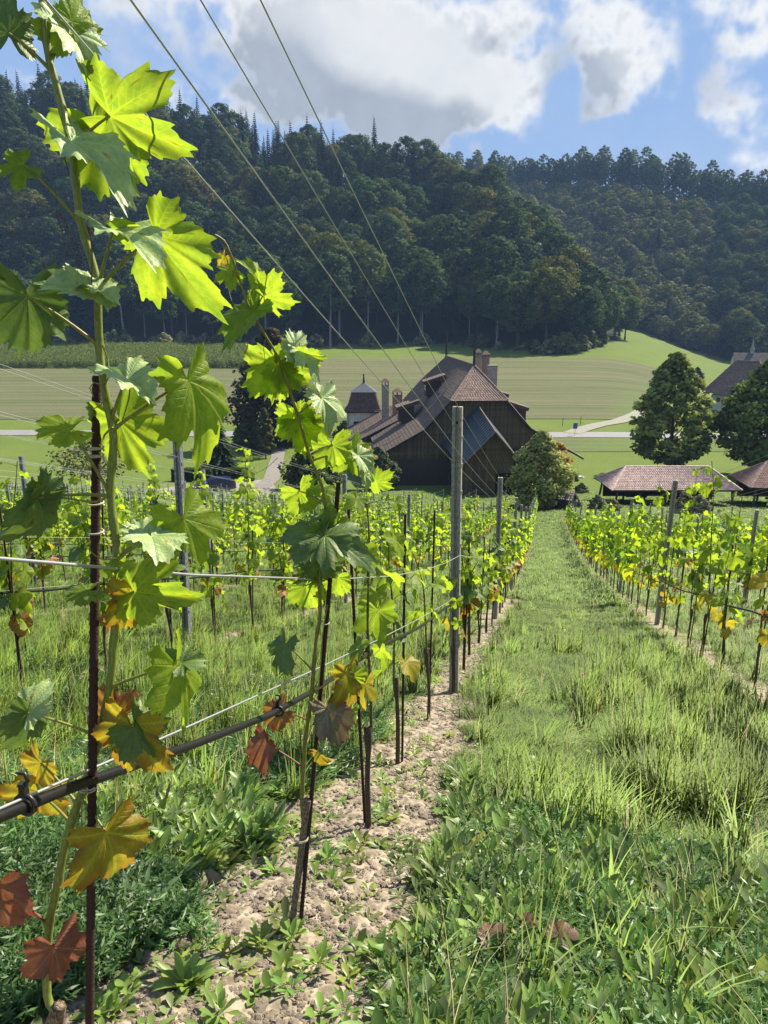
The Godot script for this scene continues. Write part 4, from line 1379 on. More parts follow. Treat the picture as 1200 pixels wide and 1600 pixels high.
func shelter_posts(o: Node, wx: float, wz: float, h: float, n: int) -> void:
	for k in n:
		for s in [-1.0, 1.0]:
			var m := MB.new()
			m.col = Color(0.12, 0.085, 0.055)
			var x := lerpf(-wx, wx, k / float(n - 1))
			m.rod(Vector3(x * 1.06 if k == 0 or k == n - 1 else x, -0.6, s * wz * (1.0 if k > 0 else 1.1)), Vector3(x, h + 0.1, s * wz), 0.11, 0.1, 6)
			put("post", m.mesh(M.timber), o)
	var m := MB.new()
	m.col = Color(0.1, 0.07, 0.048)
	for s in [-1.0, 1.0]: m.boxat(0, h - 0.02, s * wz, wx * 2.0, 0.2, 0.16)
	for s in [-1.0, 1.0]: m.boxat(s * wx, h - 0.02, 0, 0.16, 0.2, wz * 2.0)
	put("beam", m.mesh(M.timber), o)
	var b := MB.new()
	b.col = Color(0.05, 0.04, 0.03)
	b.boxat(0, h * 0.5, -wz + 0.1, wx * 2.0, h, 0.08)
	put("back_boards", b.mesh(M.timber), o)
	var st := MB.new()
	for k in 26:
		st.col = Color(0.13, 0.09, 0.06) * rf(0.6, 1.3)
		st.box(Transform3D(Basis.from_euler(Vector3(rf(-.05, .05), rf(-.1, .1), rf(-.03, .03))), Vector3(rf(-wx * 0.6, wx * 0.7), 0.2 + 0.16 * (k % 5), rf(-1.4, 0.2))), Vector3(rf(1.5, 3.0), 0.14, 0.3))
	tag(put("stored_planks", st.mesh(M.timber), o), "", "", "", "stuff")

func house_and_chapel() -> void:
	var p := at(1160, 640, 176)
	var o := base("house", Vector3(p.x, gy(p.x, p.z), p.z), deg_to_rad(-26))
	tag(o, "whitewashed house with a steep brown hipped roof and arched door, right edge", "house")
	var m := MB.new()
	m.col = Color(0.55, 0.54, 0.5)
	m.boxat(0, 2.0, 0, 11.6, 5.0, 9.6)
	put("wall", m.mesh(M.plaster), o)
	hip_roof(o, 7.8, 6.8, 3.9, 2.4, 11.2, Color(0.2, 0.13, 0.1), 0.3, 0.4)
	var d := MB.new()
	d.boxat(-1.3, 0.85, 4.83, 1.3, 1.7, 0.06)
	for k in 6:
		var a := PI * k / 5.0
		d.boxat(-1.3 + cos(a) * 0.32, 1.7 + sin(a) * 0.32, 4.832, 0.66, 0.5, 0.05)
	d.col = Color(0.04, 0.04, 0.045)
	put("door", d.mesh(M.dark_glass), o)
	for x in [-4.2, 2.6]:
		var wn := MB.new()
		wn.boxat(x, 2.6, 4.83, 0.8, 0.9, 0.05)
		put("window", wn.mesh(M.dark_glass), o)
	var p2 := at(1170, 573, 300)
	var c := base("chapel", Vector3(p2.x, gy(p2.x, p2.z), p2.z), deg_to_rad(4))
	tag(c, "small white chapel with ridge turret and thin spire at the wood's edge", "chapel")
	m = MB.new()
	m.col = Color(0.55, 0.54, 0.5)
	m.boxat(0, 1.4, 0, 12.0, 4.4, 6.0)
	m.tri(Vector3(6.0, 3.5, 3.0), Vector3(6.0, 3.5, -3.0), Vector3(6.0, 6.6, 0)); m.tri(Vector3(-6.0, 3.5, -3.0), Vector3(-6.0, 3.5, 3.0), Vector3(-6.0, 6.6, 0))
	put("wall", m.mesh(M.plaster), c)
	roof(c, [[Vector3(-6.3, 3.3, 3.4), Vector3(6.3, 3.3, 3.4), Vector3(6.3, 6.9, 0), Vector3(-6.3, 6.9, 0)], [Vector3(6.3, 3.3, -3.4), Vector3(-6.3, 3.3, -3.4), Vector3(-6.3, 6.9, 0), Vector3(6.3, 6.9, 0)]], Color(0.12, 0.09, 0.08), 0.35, 0.4)
	m = MB.new()
	m.col = Color(0.3, 0.3, 0.3)
	m.boxat(0.6, 7.4, 0, 1.2, 1.6, 1.2)
	m.tube(pv([Vector3(0.6, 8.2, 0), Vector3(0.6, 9.4, 0), Vector3(0.6, 13.0, 0)]), PackedFloat32Array([1.05, 0.45, 0.04]), 8)
	put("spire", m.mesh(M.plaster), c)
	for x in [-3.0, 1.5]:
		var wn := MB.new()
		wn.boxat(x, 1.7, 3.02, 0.7, 1.7, 0.05)
		put("window", wn.mesh(M.dark_glass), c)

func small_things() -> void:
	car()
	cyclist()
	# road sign and fence posts by the track
	var p := ground_at(898, 681)
	var o := base("road_sign", p, deg_to_rad(12))
	var m := MB.new()
	m.col = Color(0.3, 0.3, 0.3)
	m.rod(Vector3(0, -0.2, 0), Vector3(0, 2.3, 0), 0.04, 0.04, 6)
	put("pole", m.mesh(M.iron), o)
	m = MB.new()
	m.col = Color(0.03, 0.08, 0.3)
	m.boxat(0, 1.75, 0.05, 0.75, 1.0, 0.04)
	put("panel", m.mesh(M.paint), o)
	tag(o, "blue road sign on a grey pole where the track leaves the road", "road sign")
	var k := 0
	for q in [[879, 666, "slim wooden post in the verge left of the blue road sign"], [907, 664, "thin wooden post in the verge behind the blue road sign"]]:
		m = MB.new()
		m.col = Color(0.12, 0.1, 0.08)
		m.rod(Vector3(0, -0.3, 0), Vector3(0, 1.6, 0), 0.07, 0.06, 6)
		var f := put("fence_post", m.mesh(M.timber))
		f.position = ground_at(q[0], q[1])
		tag(f, q[2], "post")
	# something white lying in the grass right of the barn
	m = MB.new()
	m.col = Color(0.75, 0.77, 0.8)
	for j in 5: m.box(Transform3D(Basis.from_euler(Vector3(rf(-.3, .3), rf(0, 3), rf(-.3, .3))), Vector3(rf(-.5, .5), 0.12, rf(-.2, .2))), Vector3(0.6, 0.12, 0.4))
	var tp := put("white_sheeting", m.mesh(M.paint))
	tp.position = ground_at(903, 747)
	tag(tp, "white sheeting lying in the grass right of the barn", "sheeting")
	# dead leaves on the lane floor
	for d in [[818, 1482, "curled dark brown dead leaf on the lane weeds"], [872, 1500, "small dry brown leaf on a twig in the lane weeds"], [766, 1505, "flat dry brown leaf low in the lane weeds"]]:
		var lf := put("dead_leaf", leaf_mesh(5, 46, 3))
		lf.set_surface_override_material(0, M.leaf_brown)
		lf.position = ground_at(d[0], d[1]) + Vector3(0, 0.07, 0)
		lf.scale = Vector3.ONE * 0.05
		lf.rotation = Vector3(-0.9, rf(0, 6), rf(-.6, .6))
		tag(lf, d[2], "dead leaf")
	var cl := base("clover_flower", ground_at(907, 1096) + Vector3(0, 0.0, 0))
	m = MB.new()
	m.col = Color(0.2, 0.3, 0.08)
	m.rod(Vector3.ZERO, Vector3(0.01, 0.2, 0), 0.0015, 0.0012, 5)
	put("stem", m.mesh(M.cane), cl)
	m = MB.new()
	m.col = Color(0.32, 0.14, 0.26)
	for j in 40:
		var d := Vector3(rng.randfn(0, 1), absf(rng.randfn(0, 1)) * 0.8, rng.randfn(0, 1)).normalized()
		m.leafquad(Vector3(0.01, 0.2, 0) + d * 0.011, d.cross(Vector3.UP).normalized() * 0.003, d * 0.007)
	put("flower_head", m.mesh(M.weed), cl)
	tag(cl, "single mauve clover flower in the tall lane grass", "flower")

func car() -> void:
	var p := ground_at(335, 768)
	var o := base("parked_car", p + Vector3(0, 0.05, 0), deg_to_rad(12 + 14))
	tag(o, "dark blue estate car parked on the gravel yard", "car")
	# x runs from the nose (-) to the tail (+)
	var outline := PackedVector2Array([Vector2(-2.2, 0.35), Vector2(-2.25, 0.62), Vector2(-2.05, 0.78), Vector2(-1.1, 0.92), Vector2(-0.35, 1.38), Vector2(0.1, 1.46), Vector2(1.3, 1.44), Vector2(1.75, 1.32), Vector2(2.1, 0.98), Vector2(2.22, 0.85), Vector2(2.25, 0.4), Vector2(2.1, 0.26), Vector2(-2.05, 0.26)])
	var m := MB.new()
	m.col = Color(0.006, 0.01, 0.045)
	var halfw := func(y: float) -> float: return 0.86 if y < 0.95 else lerpf(0.86, 0.64, (y - 0.95) / 0.5)
	var tri := Geometry2D.triangulate_polygon(outline)
	for s in [-1.0, 1.0]:
		for k in range(0, tri.size(), 3):
			var q := []
			for j in 3:
				var v := outline[tri[k + j]]
				q.append(Vector3(v.x, v.y, s * float(halfw.call(v.y))))
			if s > 0: m.tri(q[0], q[1], q[2])
			else: m.tri(q[0], q[2], q[1])
	for k in outline.size():
		var a := outline[k]; var b := outline[(k + 1) % outline.size()]
		var wa: float = halfw.call(a.y); var wb: float = halfw.call(b.y)
		m.quad(Vector3(b.x, b.y, wb), Vector3(a.x, a.y, wa), Vector3(a.x, a.y, -wa), Vector3(b.x, b.y, -wb))
	put("body", m.mesh(M.paint), o)
	for s in [-1.0, 1.0]:
		for w in [[-0.75, 0.1, 0.98, 1.34], [0.18, 0.95, 0.98, 1.38], [1.02, 1.75, 0.98, 1.34]]:
			var g := MB.new()
			var z0: float = s * (float(halfw.call(w[2])) + 0.012); var z1: float = s * (float(halfw.call(w[3])) + 0.012)
			var xl: float = w[0] + (0.5 if w[0] < 0.0 else 0.04)
			var xr: float = w[1] - (0.22 if w[1] > 1.5 else 0.0)
			if s > 0: g.quad(Vector3(w[0], w[2], z0), Vector3(w[1], w[2], z0), Vector3(xr, w[3], z1), Vector3(xl, w[3], z1))
			else: g.quad(Vector3(w[1], w[2], z0), Vector3(w[0], w[2], z0), Vector3(xl, w[3], z1), Vector3(xr, w[3], z1))
			put("window", g.mesh(M.dark_glass), o)
		for x in [-1.38, 1.35]:
			var t := MB.new()
			t.col = Color(0.015, 0.015, 0.015)
			t.rod(Vector3(x, 0.31, s * 0.68), Vector3(x, 0.31, s * 0.885), 0.31, 0.31, 16)
			var wh := put("wheel", t.mesh(M.black_plastic), o)
			var r := MB.new()
			r.col = Color(0.5, 0.5, 0.52)
			r.rod(Vector3(x, 0.31, s * 0.87), Vector3(x, 0.31, s * 0.9), 0.2, 0.18, 12)
			put("rim", r.mesh(M.steel), wh)
		var tl := MB.new()
		tl.col = Color(0.35, 0.01, 0.012)
		tl.boxat(2.17, 0.86, s * 0.72, 0.16, 0.2, 0.3)
		put("tail_light", tl.mesh(M.paint), o)
		var hl := MB.new()
		hl.col = Color(0.6, 0.62, 0.65)
		hl.boxat(-2.12, 0.66, s * 0.66, 0.16, 0.16, 0.34)
		put("headlight", hl.mesh(M.paint), o)
	var rg := MB.new()
	rg.quad(Vector3(2.06, 1.02, 0.7), Vector3(2.06, 1.02, -0.7), Vector3(1.79, 1.31, -0.62), Vector3(1.79, 1.31, 0.62))
	put("rear_window", rg.mesh(M.dark_glass), o)
	var bp := MB.new()
	bp.col = Color(0.3, 0.3, 0.32)
	bp.boxat(2.2, 0.45, 0, 0.14, 0.2, 1.66)
	put("bumper", bp.mesh(M.paint), o)

func cyclist() -> void:
	var p := rw(-41.5, 138.2)
	var c := base("bicycle", p + Vector3(0, 0.1, 0), deg_to_rad(12))
	for x in [-0.52, 0.52]:
		var m := MB.new()
		m.col = Color(0.02, 0.02, 0.02)
		var q := PackedVector3Array(); var r := PackedFloat32Array()
		for k in 17:
			var a := TAU * k / 16.0
			q.append(Vector3(x + cos(a) * 0.33, 0.34 + sin(a) * 0.33, 0)); r.append(0.025)
		m.tube(q, r, 6, false)
		put("wheel", m.mesh(M.black_plastic), c)
	var f := MB.new()
	f.col = Color(0.05, 0.05, 0.06)
	for e in [[-0.52, 0.34, -0.15, 0.85], [-0.52, 0.34, 0.0, 0.32], [0.0, 0.32, -0.15, 0.85], [0.0, 0.32, 0.4, 0.82], [-0.15, 0.8, 0.4, 0.82], [0.4, 0.95, 0.52, 0.34]]:
		f.rod(Vector3(e[0], e[1], 0), Vector3(e[2], e[3], 0), 0.02, 0.02, 6)
	f.rod(Vector3(0.42, 0.98, -0.25), Vector3(0.42, 0.98, 0.25), 0.018, 0.018, 6)
	put("frame", f.mesh(M.iron), c)
	tag(c, "dark bicycle ridden along the road behind the vineyard", "bicycle")
	var o := base("person", p + Vector3(0, 0.1, 0), deg_to_rad(12))
	var b := MB.new()
	b.col = Color(0.03, 0.03, 0.035)
	b.tube(pv([Vector3(-0.17, 0.86, 0), Vector3(-0.14, 1.0, 0), Vector3(-0.02, 1.22, 0), Vector3(0.1, 1.42, 0), Vector3(0.16, 1.5, 0), Vector3(0.19, 1.54, 0)]), PackedFloat32Array([0.12, 0.16, 0.17, 0.19, 0.1, 0.06]), 10)
	for s in [-1.0, 1.0]:
		b.tube(pv([Vector3(-0.15, 0.92, s * 0.1), Vector3(0.2, 0.75 + 0.12 * s, s * 0.12), Vector3(0.02, 0.32 + 0.1 * s, s * 0.12), Vector3(0.14, 0.25 + 0.1 * s, s * 0.12)]), PackedFloat32Array([0.1, 0.075, 0.05, 0.04]), 8)
		b.tube(pv([Vector3(0.1, 1.42, s * 0.18), Vector3(0.24, 1.18, s * 0.24), Vector3(0.42, 1.0, s * 0.22)]), PackedFloat32Array([0.065, 0.05, 0.035]), 8)
	b.col = Color(0.3, 0.18, 0.13)
	var q := PackedVector3Array(); var r := PackedFloat32Array()
	for k in 7:
		q.append(Vector3(0.24, 1.52 + 0.23 * k / 6.0, 0)); r.append(0.1 * sin(PI * (0.12 + 0.82 * k / 6.0)))
	b.tube(q, r, 10)
	put("body", b.mesh(M.clod), o)
	var h := MB.new()
	h.col = Color(0.25, 0.03, 0.03)
	h.tube(pv([Vector3(0.23, 1.67, 0), Vector3(0.23, 1.73, 0), Vector3(0.22, 1.79, 0)]), PackedFloat32Array([0.125, 0.115, 0.04]), 10)
	put("helmet", h.mesh(M.paint), o)
	tag(o, "person in dark clothes and red helmet riding the bicycle", "person")

func farm_trees() -> void:
	rng.seed = 31337
	var big := crown_mesh(1.4, 15.2, 5.3, 120, 110, 0.3, Color(0.19, 0.25, 0.065), 0.12, 0.2)
	lone_tree("lime_tree", 1043, 738, big, trunk_mesh(12, 0.35, 12, 0.15, 4), "tall dense broad-leaved tree standing behind the open shed", "tree")
	var big2 := crown_mesh(1.8, 14.4, 6.4, 120, 110, 0.3, Color(0.125, 0.175, 0.045), 0.15, 0.2)
	lone_tree("lime_tree", 1192, 744, big2, trunk_mesh(11, 0.35, 12, 0.15, 4.5), "large dark broad-leaved tree cut by the right photo edge", "tree")
	lone_tree("copper_beech", 428, 697, crown_mesh(0.8, 18.4, 6.6, 130, 110, 0.32, Color(0.055, 0.055, 0.026), 0.05, 0.24), trunk_mesh(15, 0.45, 10, 0.15, 5), "huge dark copper-tinged beech behind the second vine's shoot", "tree")
	lone_tree("yew_tree", 346, 744, conifer_mesh(7.6, 3.1, 26, Color(0.035, 0.06, 0.028), 0.55), trunk_mesh(7, 0.2, 0, .3, 1), "dark conifer between the two hedges behind the car", "tree")
	lone_tree("slim_tree", 415, 716, crown_mesh(1.0, 7.4, 1.5, 40, 60, 0.22, Color(0.07, 0.085, 0.03)), trunk_mesh(6.5, 0.12, 6, 0.2, 1.4), "slim young tree on the lawn beside the path", "tree")
	lone_tree("slim_tree", 388, 705, crown_mesh(0.6, 5.0, 2.4, 40, 60, 0.24, Color(0.065, 0.09, 0.03)), trunk_mesh(4, 0.12, 6, 0.2, 1.4), "leafy shrub-like tree under the copper-tinged beech", "tree")
	lone_tree("apple_tree", 152, 768, crown_mesh(1.7, 5.4, 5.0, 44, 42, 0.16, Color(0.11, 0.115, 0.05), 0.2, 0.2), trunk_mesh(4.6, 0.2, 22, 0.22, 5.5), "sparse wide apple tree beyond the left-hand rows", "tree")
	lone_tree("bush", 842, 793, crown_mesh(0.1, 6.6, 2.8, 90, 130, 0.14, Color(0.25, 0.29, 0.1), 0.0, 0.25), trunk_mesh(4, 0.1, 8, 0.1, 2), "large leafy bush at the right corner of the barn", "bush")
	lone_tree("bush", 868, 786, crown_mesh(2.6, 5.6, 1.4, 20, 50, 0.15, Color(0.36, 0.24, 0.08), 0.0, 0.34), trunk_mesh(5, 0.07, 6, 0.2, 1), "orange-tinged bush leaning on the large leafy one", "bush")
	lone_tree("bush", 592, 766, crown_mesh(0.1, 4.6, 2.1, 50, 80, 0.17, Color(0.075, 0.1, 0.06)), trunk_mesh(3, 0.1, 4, 0.1, 1), "grey-green bush at the barn's left foot", "bush")
	lone_tree("bush", 490, 764, crown_mesh(0.1, 5.0, 3.2, 60, 80, 0.2, Color(0.05, 0.075, 0.025)), trunk_mesh(3, 0.1, 4, 0.1, 1), "dark wide bush between the path and the barn", "bush")
	lone_tree("bush", 540, 700, crown_mesh(0.1, 4.2, 2.2, 40, 70, 0.2, Color(0.07, 0.1, 0.03)), trunk_mesh(3, 0.1, 4, 0.1, 1), "round green bush left of the white pavilion", "bush")
	lone_tree("bush", 1088, 597, crown_mesh(0.1, 4.2, 1.9, 40, 60, 0.22, Color(0.06, 0.055, 0.045)), trunk_mesh(3, 0.1, 4, 0.1, 1), "dull purple bush in the field left of the house", "bush")
	var k := 0
	for b in [[932, 796, 0.7], [956, 799, 0.6], [1068, 801, 1.0], [1092, 803, 0.9], [896, 752, 0.6], [908, 770, 0.6], [897, 792, 0.6]]:
		lone_tree("bush", b[0], b[1], crown_mesh(0.0, 1.7 * b[2], 1.1 * b[2], 24, 50, 0.14, Color(0.2, 0.21, 0.12) if k != 4 else Color(0.15, 0.2, 0.06)), null, ["low grey shrub at the shed's left corner", "low grey shrub under the shed's front eave", "tall grey shrub before the shed's right half", "grey shrub at the shed's right corner", "rough green shrub in the meadow right of the barn", "low shrub between the barn bush and the shed", "low shrub beside the tiny stone hut"][k], "bush")
		k += 1
	# clipped hedges on the lawn
	for h in [[270, 332, 752, "clipped hedge left of the dark conifer"], [352, 397, 752, "clipped hedge right of the dark conifer"]]:
		var a := ground_at(h[0], h[2]); var b := ground_at(h[1], h[2])
		var o := base("hedge", a)
		o.position = a.lerp(b, 0.5)
		var m := MB.new()
		var half := (b - a) * 0.5
		var d := half.normalized()
		for q in 2600:
			var u := rf(-1, 1)
			var y := rf(0, 1.5); var z := rf(-0.6, 0.6)
			if rng.randf() < 0.6: y = 1.5 + rf(-.08, .06)
			else: z = signf(z) * rf(0.55, 0.65)
			var nn := Vector3(rf(-1, 1), rf(-1, 1), rf(-1, 1)).normalized()
			m.col = Color(0.06, 0.09, 0.025) * rf(0.7, 1.3)
			m.leafquad(half * u + F * z + Vector3.UP * y, nn.cross(Vector3.UP).normalized() * 0.09, nn * 0.11)
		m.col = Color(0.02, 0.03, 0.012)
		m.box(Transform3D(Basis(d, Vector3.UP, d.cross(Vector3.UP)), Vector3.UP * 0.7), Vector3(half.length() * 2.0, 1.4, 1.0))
		put("foliage", m.mesh(M.foliage), o)
		tag(o, h[3], "hedge")

# ---------------------------------------------------------------- vine leaves
func leaf_r(th: float, deep: float) -> float:
	var r := 0.0
	for l in [[0.0, 1.0, 0.62], [0.98, 0.92, 0.60], [-0.98, 0.92, 0.60], [1.95, 0.72, 0.66], [-1.95, 0.72, 0.66]]:
		var d := minf(1.25, absf(th - l[0]) / l[2])
		r = maxf(r, l[1] * (1.0 - deep * (0.78 * pow(d, 2.5) + 0.22 * d)))
	var a := absf(th)
	if a > 2.35: r *= lerpf(1.0, 0.16, smoothstep(2.35, 3.1, a))
	return r

var leaf_cache := {}
func leaf_mesh(shape: int, n := 120, rings := 6, autumn := false) -> ArrayMesh:
	var key := shape * 1000 + n + (500000 if autumn else 0)
	if leaf_cache.has(key): return leaf_cache[key]
	var b := MB.new()
	var g := RandomNumberGenerator.new()
	g.seed = 900 + shape * 7
	var deep: float = [0.42, 0.66, 0.5, 0.32, 0.6, 0.46][shape % 6]
	var ph := g.randf() * 6.0
	var fold: float = [0.18, 0.42, -0.14, 0.6, 0.3, 0.85][shape % 6] * g.randf_range(0.8, 1.2)
	var droop: float = [0.28, 0.38, 0.22, 0.3, 0.5, 0.45][shape % 6]
	var teeth := 23.0
	b.vert(Vector3.ZERO, Vector3.BACK, Vector2(0.5, 0.5))
	for j in range(1, rings + 1):
		var rho := float(j) / rings
		for k in n:
			var th := -PI + TAU * (k + 0.5) / n
			var r := leaf_r(th, deep)
			var skew := 0.97 + 0.09 * sin(th + ph) + 0.07 * sin(th * 2.0 + ph) + 0.06 * sin(th * 5.0 + ph * 2.0)
			if n > 60 and j == rings:
				var s := fposmod(th * teeth / TAU * 2.0 + 0.3 * sin(th * 3.0 + ph), 1.0)
				r *= 0.91 + (0.11 + 0.10 * sin(floorf(th * teeth / TAU * 2.0 + 0.3 * sin(th * 3.0 + ph)) * 2.7 + ph)) * (1.0 - absf(s * 2.0 - 1.0))
			r *= skew * rho
			var x := r * sin(th)
			var y := r * cos(th)
			# angular distance to the nearest main vein: the web between veins bulges
			var dv := 9.0
			for l in [0.0, 0.95, -0.95, 1.95, -1.95]: dv = minf(dv, absf(th - l))
			var z := -droop * (x * x * 0.8 + maxf(y, -0.2) * absf(y)) + fold * absf(x) * 0.55 + 0.16 * minf(dv, 0.5) * r * 0.8
			z += 0.075 * rho * rho * sin(th * 4.0 + ph * 3.0) + 0.028 * sin(th * 15.0 + ph) * rho * rho
			var e := nz.get_noise_3d(x * 2.2 + shape * 5.0, y * 2.2, 1.7)
			var f := nz.get_noise_3d(x * 6.0 + shape * 9.0, y * 6.0, 8.0)
			b.col = Color(1.0 + 0.25 * e, 1.0 + 0.1 * e, 1.0 - 0.3 * e) * (0.95 + 0.12 * f)
			if f > 0.55 and rho > 0.3: b.col = Color(0.6, 0.38, 0.3)
			if autumn:
				var q := clampf(rho * rho * 0.7 + e * 0.7 + f * 0.25, 0.0, 1.0)
				b.col = Color(1, 1, 1).lerp(Color(0.82, 0.42, 0.5), q) * (0.9 + 0.25 * f)
				if dv < 0.12 * (1.2 - rho): b.col = b.col.lerp(Color(0.9, 1.25, 1.1), 0.6)
			b.vert(Vector3(x, y, z), Vector3.BACK, Vector2(x / 2.3 + 0.5, 0.5 - y / 2.3))
	for k in n: b.face(0, 1 + (k + 1) % n, 1 + k)
	for j in rings - 1:
		for k in n:
			var p := 1 + j * n + k; var q := 1 + j * n + (k + 1) % n
			b.face(p, q, q + n); b.face(p, q + n, p + n)
	var nn := PackedVector3Array(); nn.resize(b.v.size())
	for t in range(0, b.i.size(), 3):
		var fn := (b.v[b.i[t + 2]] - b.v[b.i[t]]).cross(b.v[b.i[t + 1]] - b.v[b.i[t]])
		for e in 3: nn[b.i[t + e]] += fn
	for t in nn.size(): nn[t] = nn[t].normalized() if nn[t].length() > 0.0 else Vector3.BACK
	b.n = nn
	leaf_cache[key] = b.mesh(M.leaf_green)
	return leaf_cache[key]

func add_leaf(parent: Node, me: Mesh, m: Material, x: Transform3D) -> MeshInstance3D:
	var o := put("leaf", me, parent)
	o.set_surface_override_material(0, m)
	o.transform = x
	return o

func wobble_path(h0: float, h1: float, n: int, amp: float, lean: Vector3) -> PackedVector3Array:
	var p := PackedVector3Array()
	var ph := rf(0, 6)
	for k in n + 1:
		var t := float(k) / n
		var y := lerpf(h0, h1, t)
		p.append(Vector3(sin(t * 7.0 + ph) * amp * t + sin(t * 2.5 + ph) * amp, y, cos(t * 6.0 + ph * 1.7) * amp * t) + lean * t * t)
	return p

func leaf_color(t: float) -> Material:
	var q := rng.randf()
	if t < 0.14: return M.leaf_orange if q < 0.2 else (M.leaf_red if q < 0.28 else (M.leaf_yellow if q < 0.62 else M.leaf_lime))
	if t < 0.3 and q < 0.3: return M.leaf_yellow
	return M.leaf_lime if q < 0.64 else (M.leaf_green if q < 0.85 else M.leaf_dark)

func leaf_frame(p: Vector3, size: float, outward: float) -> Transform3D:
	var o := Vector3(cos(outward), 0, sin(outward))
	var tip := (o * rf(0.3, 1.0) + Vector3.DOWN * rf(0.2, 1.1) + Vector3(rf(-.4, .4), rf(-.1, .3), rf(-.4, .4))).normalized()
	var nn := (Vector3.UP * rf(0.2, 1.0) + o * rf(0.1, 1.0) + Vector3(rf(-.5, .5), 0, rf(-.5, .5)))
	nn = (nn - tip * nn.dot(tip)).normalized()
	return Transform3D(Basis(tip.cross(nn) * size * rf(0.85, 1.1), tip * size, nn * size), p)

# a young vine: bare woody trunk, one or two canes, a leaf on a stalk at each node
func vine_proto(h: float, near: bool, seed_: int, thin := 1.0) -> Node3D:
	rng.seed = seed_
	var o := Node3D.new()
	var st := MB.new()
	var trunk_h := rf(0.38, 0.5)
	st.col = Color(0.13, 0.095, 0.065)
	var tp := wobble_path(-0.03, trunk_h, 8, 0.006, Vector3(rf(-.02, .02), 0, rf(-.02, .02)))
	var trad := PackedFloat32Array()
	for k in tp.size(): trad.append(lerpf(0.011, 0.009, k / 8.0) + (0.006 if k >= 7 else 0.0))
	st.tube(tp, trad, 7 if near else 4)
	var fol := MB.new()
	var canes := 1 if rng.randf() < 0.6 else 2
	var count := 0
	var petioles := MB.new()
	for cn in canes:
		var hh := h * (1.0 if cn == 0 else rf(0.6, 0.9))
		var lean := Vector3(rf(-.12, .12), 0, rf(-.12, .12))
		var cp := wobble_path(trunk_h - 0.02, hh, 14, 0.014, lean)
		for k in cp.size(): cp[k] += Vector3(tp[8].x, 0, tp[8].z)
		var cr := PackedFloat32Array()
		for k in cp.size(): cr.append(lerpf(0.0055, 0.002, k / 14.0) + (0.0012 if k % 2 == 0 else 0.0))
		st.col = Color(0.2, 0.2, 0.06)
		st.tube(cp, cr, 6 if near else 3)
		var y := trunk_h + rf(0.0, 0.05)
		var side := rf(0, TAU)
		while y < hh + 0.01:
			var t := (y - trunk_h) / maxf(0.2, hh - trunk_h)
			var f := clampf(t, 0, 1) * 14.0
			var p := cp[int(minf(f, 13))].lerp(cp[int(minf(f, 13)) + 1], f - int(minf(f, 13)))
			side += PI + rf(-.7, .7)
			for e in (2 if rng.randf() < 0.3 + 0.5 * t else 1) if rng.randf() < thin else 0:
				var sd := side + e * rf(0.8, 2.2)
				var pl := rf(0.045, 0.10)
				var q := p + Vector3(cos(sd), rf(0.05, 0.7), sin(sd)) * pl
				var size := rf(0.058, 0.108) * (1.0 - 0.45 * smoothstep(0.75, 1.05, t))
				if near:
					st.col = Color(0.22, 0.19, 0.07)
					st.tube(pv([p, p.lerp(q, 0.55) + Vector3(0, 0.012, 0), q]), PackedFloat32Array([0.0016, 0.0012, 0.0011]), 4, false)
					add_leaf(o, leaf_mesh(rng.randi() % 6, 46, 3), leaf_color(t), leaf_frame(q, size, sd))
				else:
					var x := leaf_frame(q, size * 1.28, sd)
					var u := rng.randf()
					fol.col = Color(0.4, 0.54, 0.03) if u < 0.65 else (Color(0.2, 0.34, 0.035) if u < 0.85 else Color(0.12, 0.2, 0.05))
					if t < 0.12: fol.col = [Color(0.5, 0.42, 0.03), Color(0.42, 0.2, 0.03), Color(0.4, 0.46, 0.03), Color(0.34, 0.46, 0.022)][rng.randi() % 4]
					var lm := leaf_mesh(rng.randi() % 6, 14, 1)
					var ar := lm.surface_get_arrays(0)
					var first := fol.v.size()
					for vi in ar[Mesh.ARRAY_VERTEX].size():
						fol.vert(x * ar[Mesh.ARRAY_VERTEX][vi], (x.basis * ar[Mesh.ARRAY_NORMAL][vi]).normalized(), ar[Mesh.ARRAY_TEX_UV][vi])
					for ii in ar[Mesh.ARRAY_INDEX]: fol.i.append(first + ii)
				count += 1
			y += rf(0.055, 0.085)
	put("stem", st.mesh(M.bark), o)
	if not near: tag(put("foliage", fol.mesh(M.leaf_far), o), "", "", "", "stuff")
	return o

const ORD := ["first", "second", "third", "fourth", "fifth", "sixth", "seventh", "eighth", "ninth", "tenth", "eleventh", "twelfth", "thirteenth", "fourteenth", "fifteenth", "sixteenth", "seventeenth", "eighteenth", "nineteenth", "twentieth", "twenty-first", "twenty-second", "twenty-third"]
func ordinal(k: int) -> String:
	if k < 20: return ORD[k]
	var tens := ["twenty", "thirty", "forty", "fifty", "sixty", "seventy"]
	var ones := ["", "first", "second", "third", "fourth", "fifth", "sixth", "seventh", "eighth", "ninth"]
	var n := k + 1
	var t: String = tens[mini(n / 10 - 2, 5)]
	return (t.substr(0, t.length() - 1) + "ieth") if n % 10 == 0 else t + "-" + ones[n % 10]

func row_words(k: int) -> String:
	if k == 0: return "row left of the lane"
	if k == 1: return "row right of the lane"
	if k > 1: return "%s row right of the lane" % ORD[k - 1]
	return "%s row left of the lane" % ORD[-k]

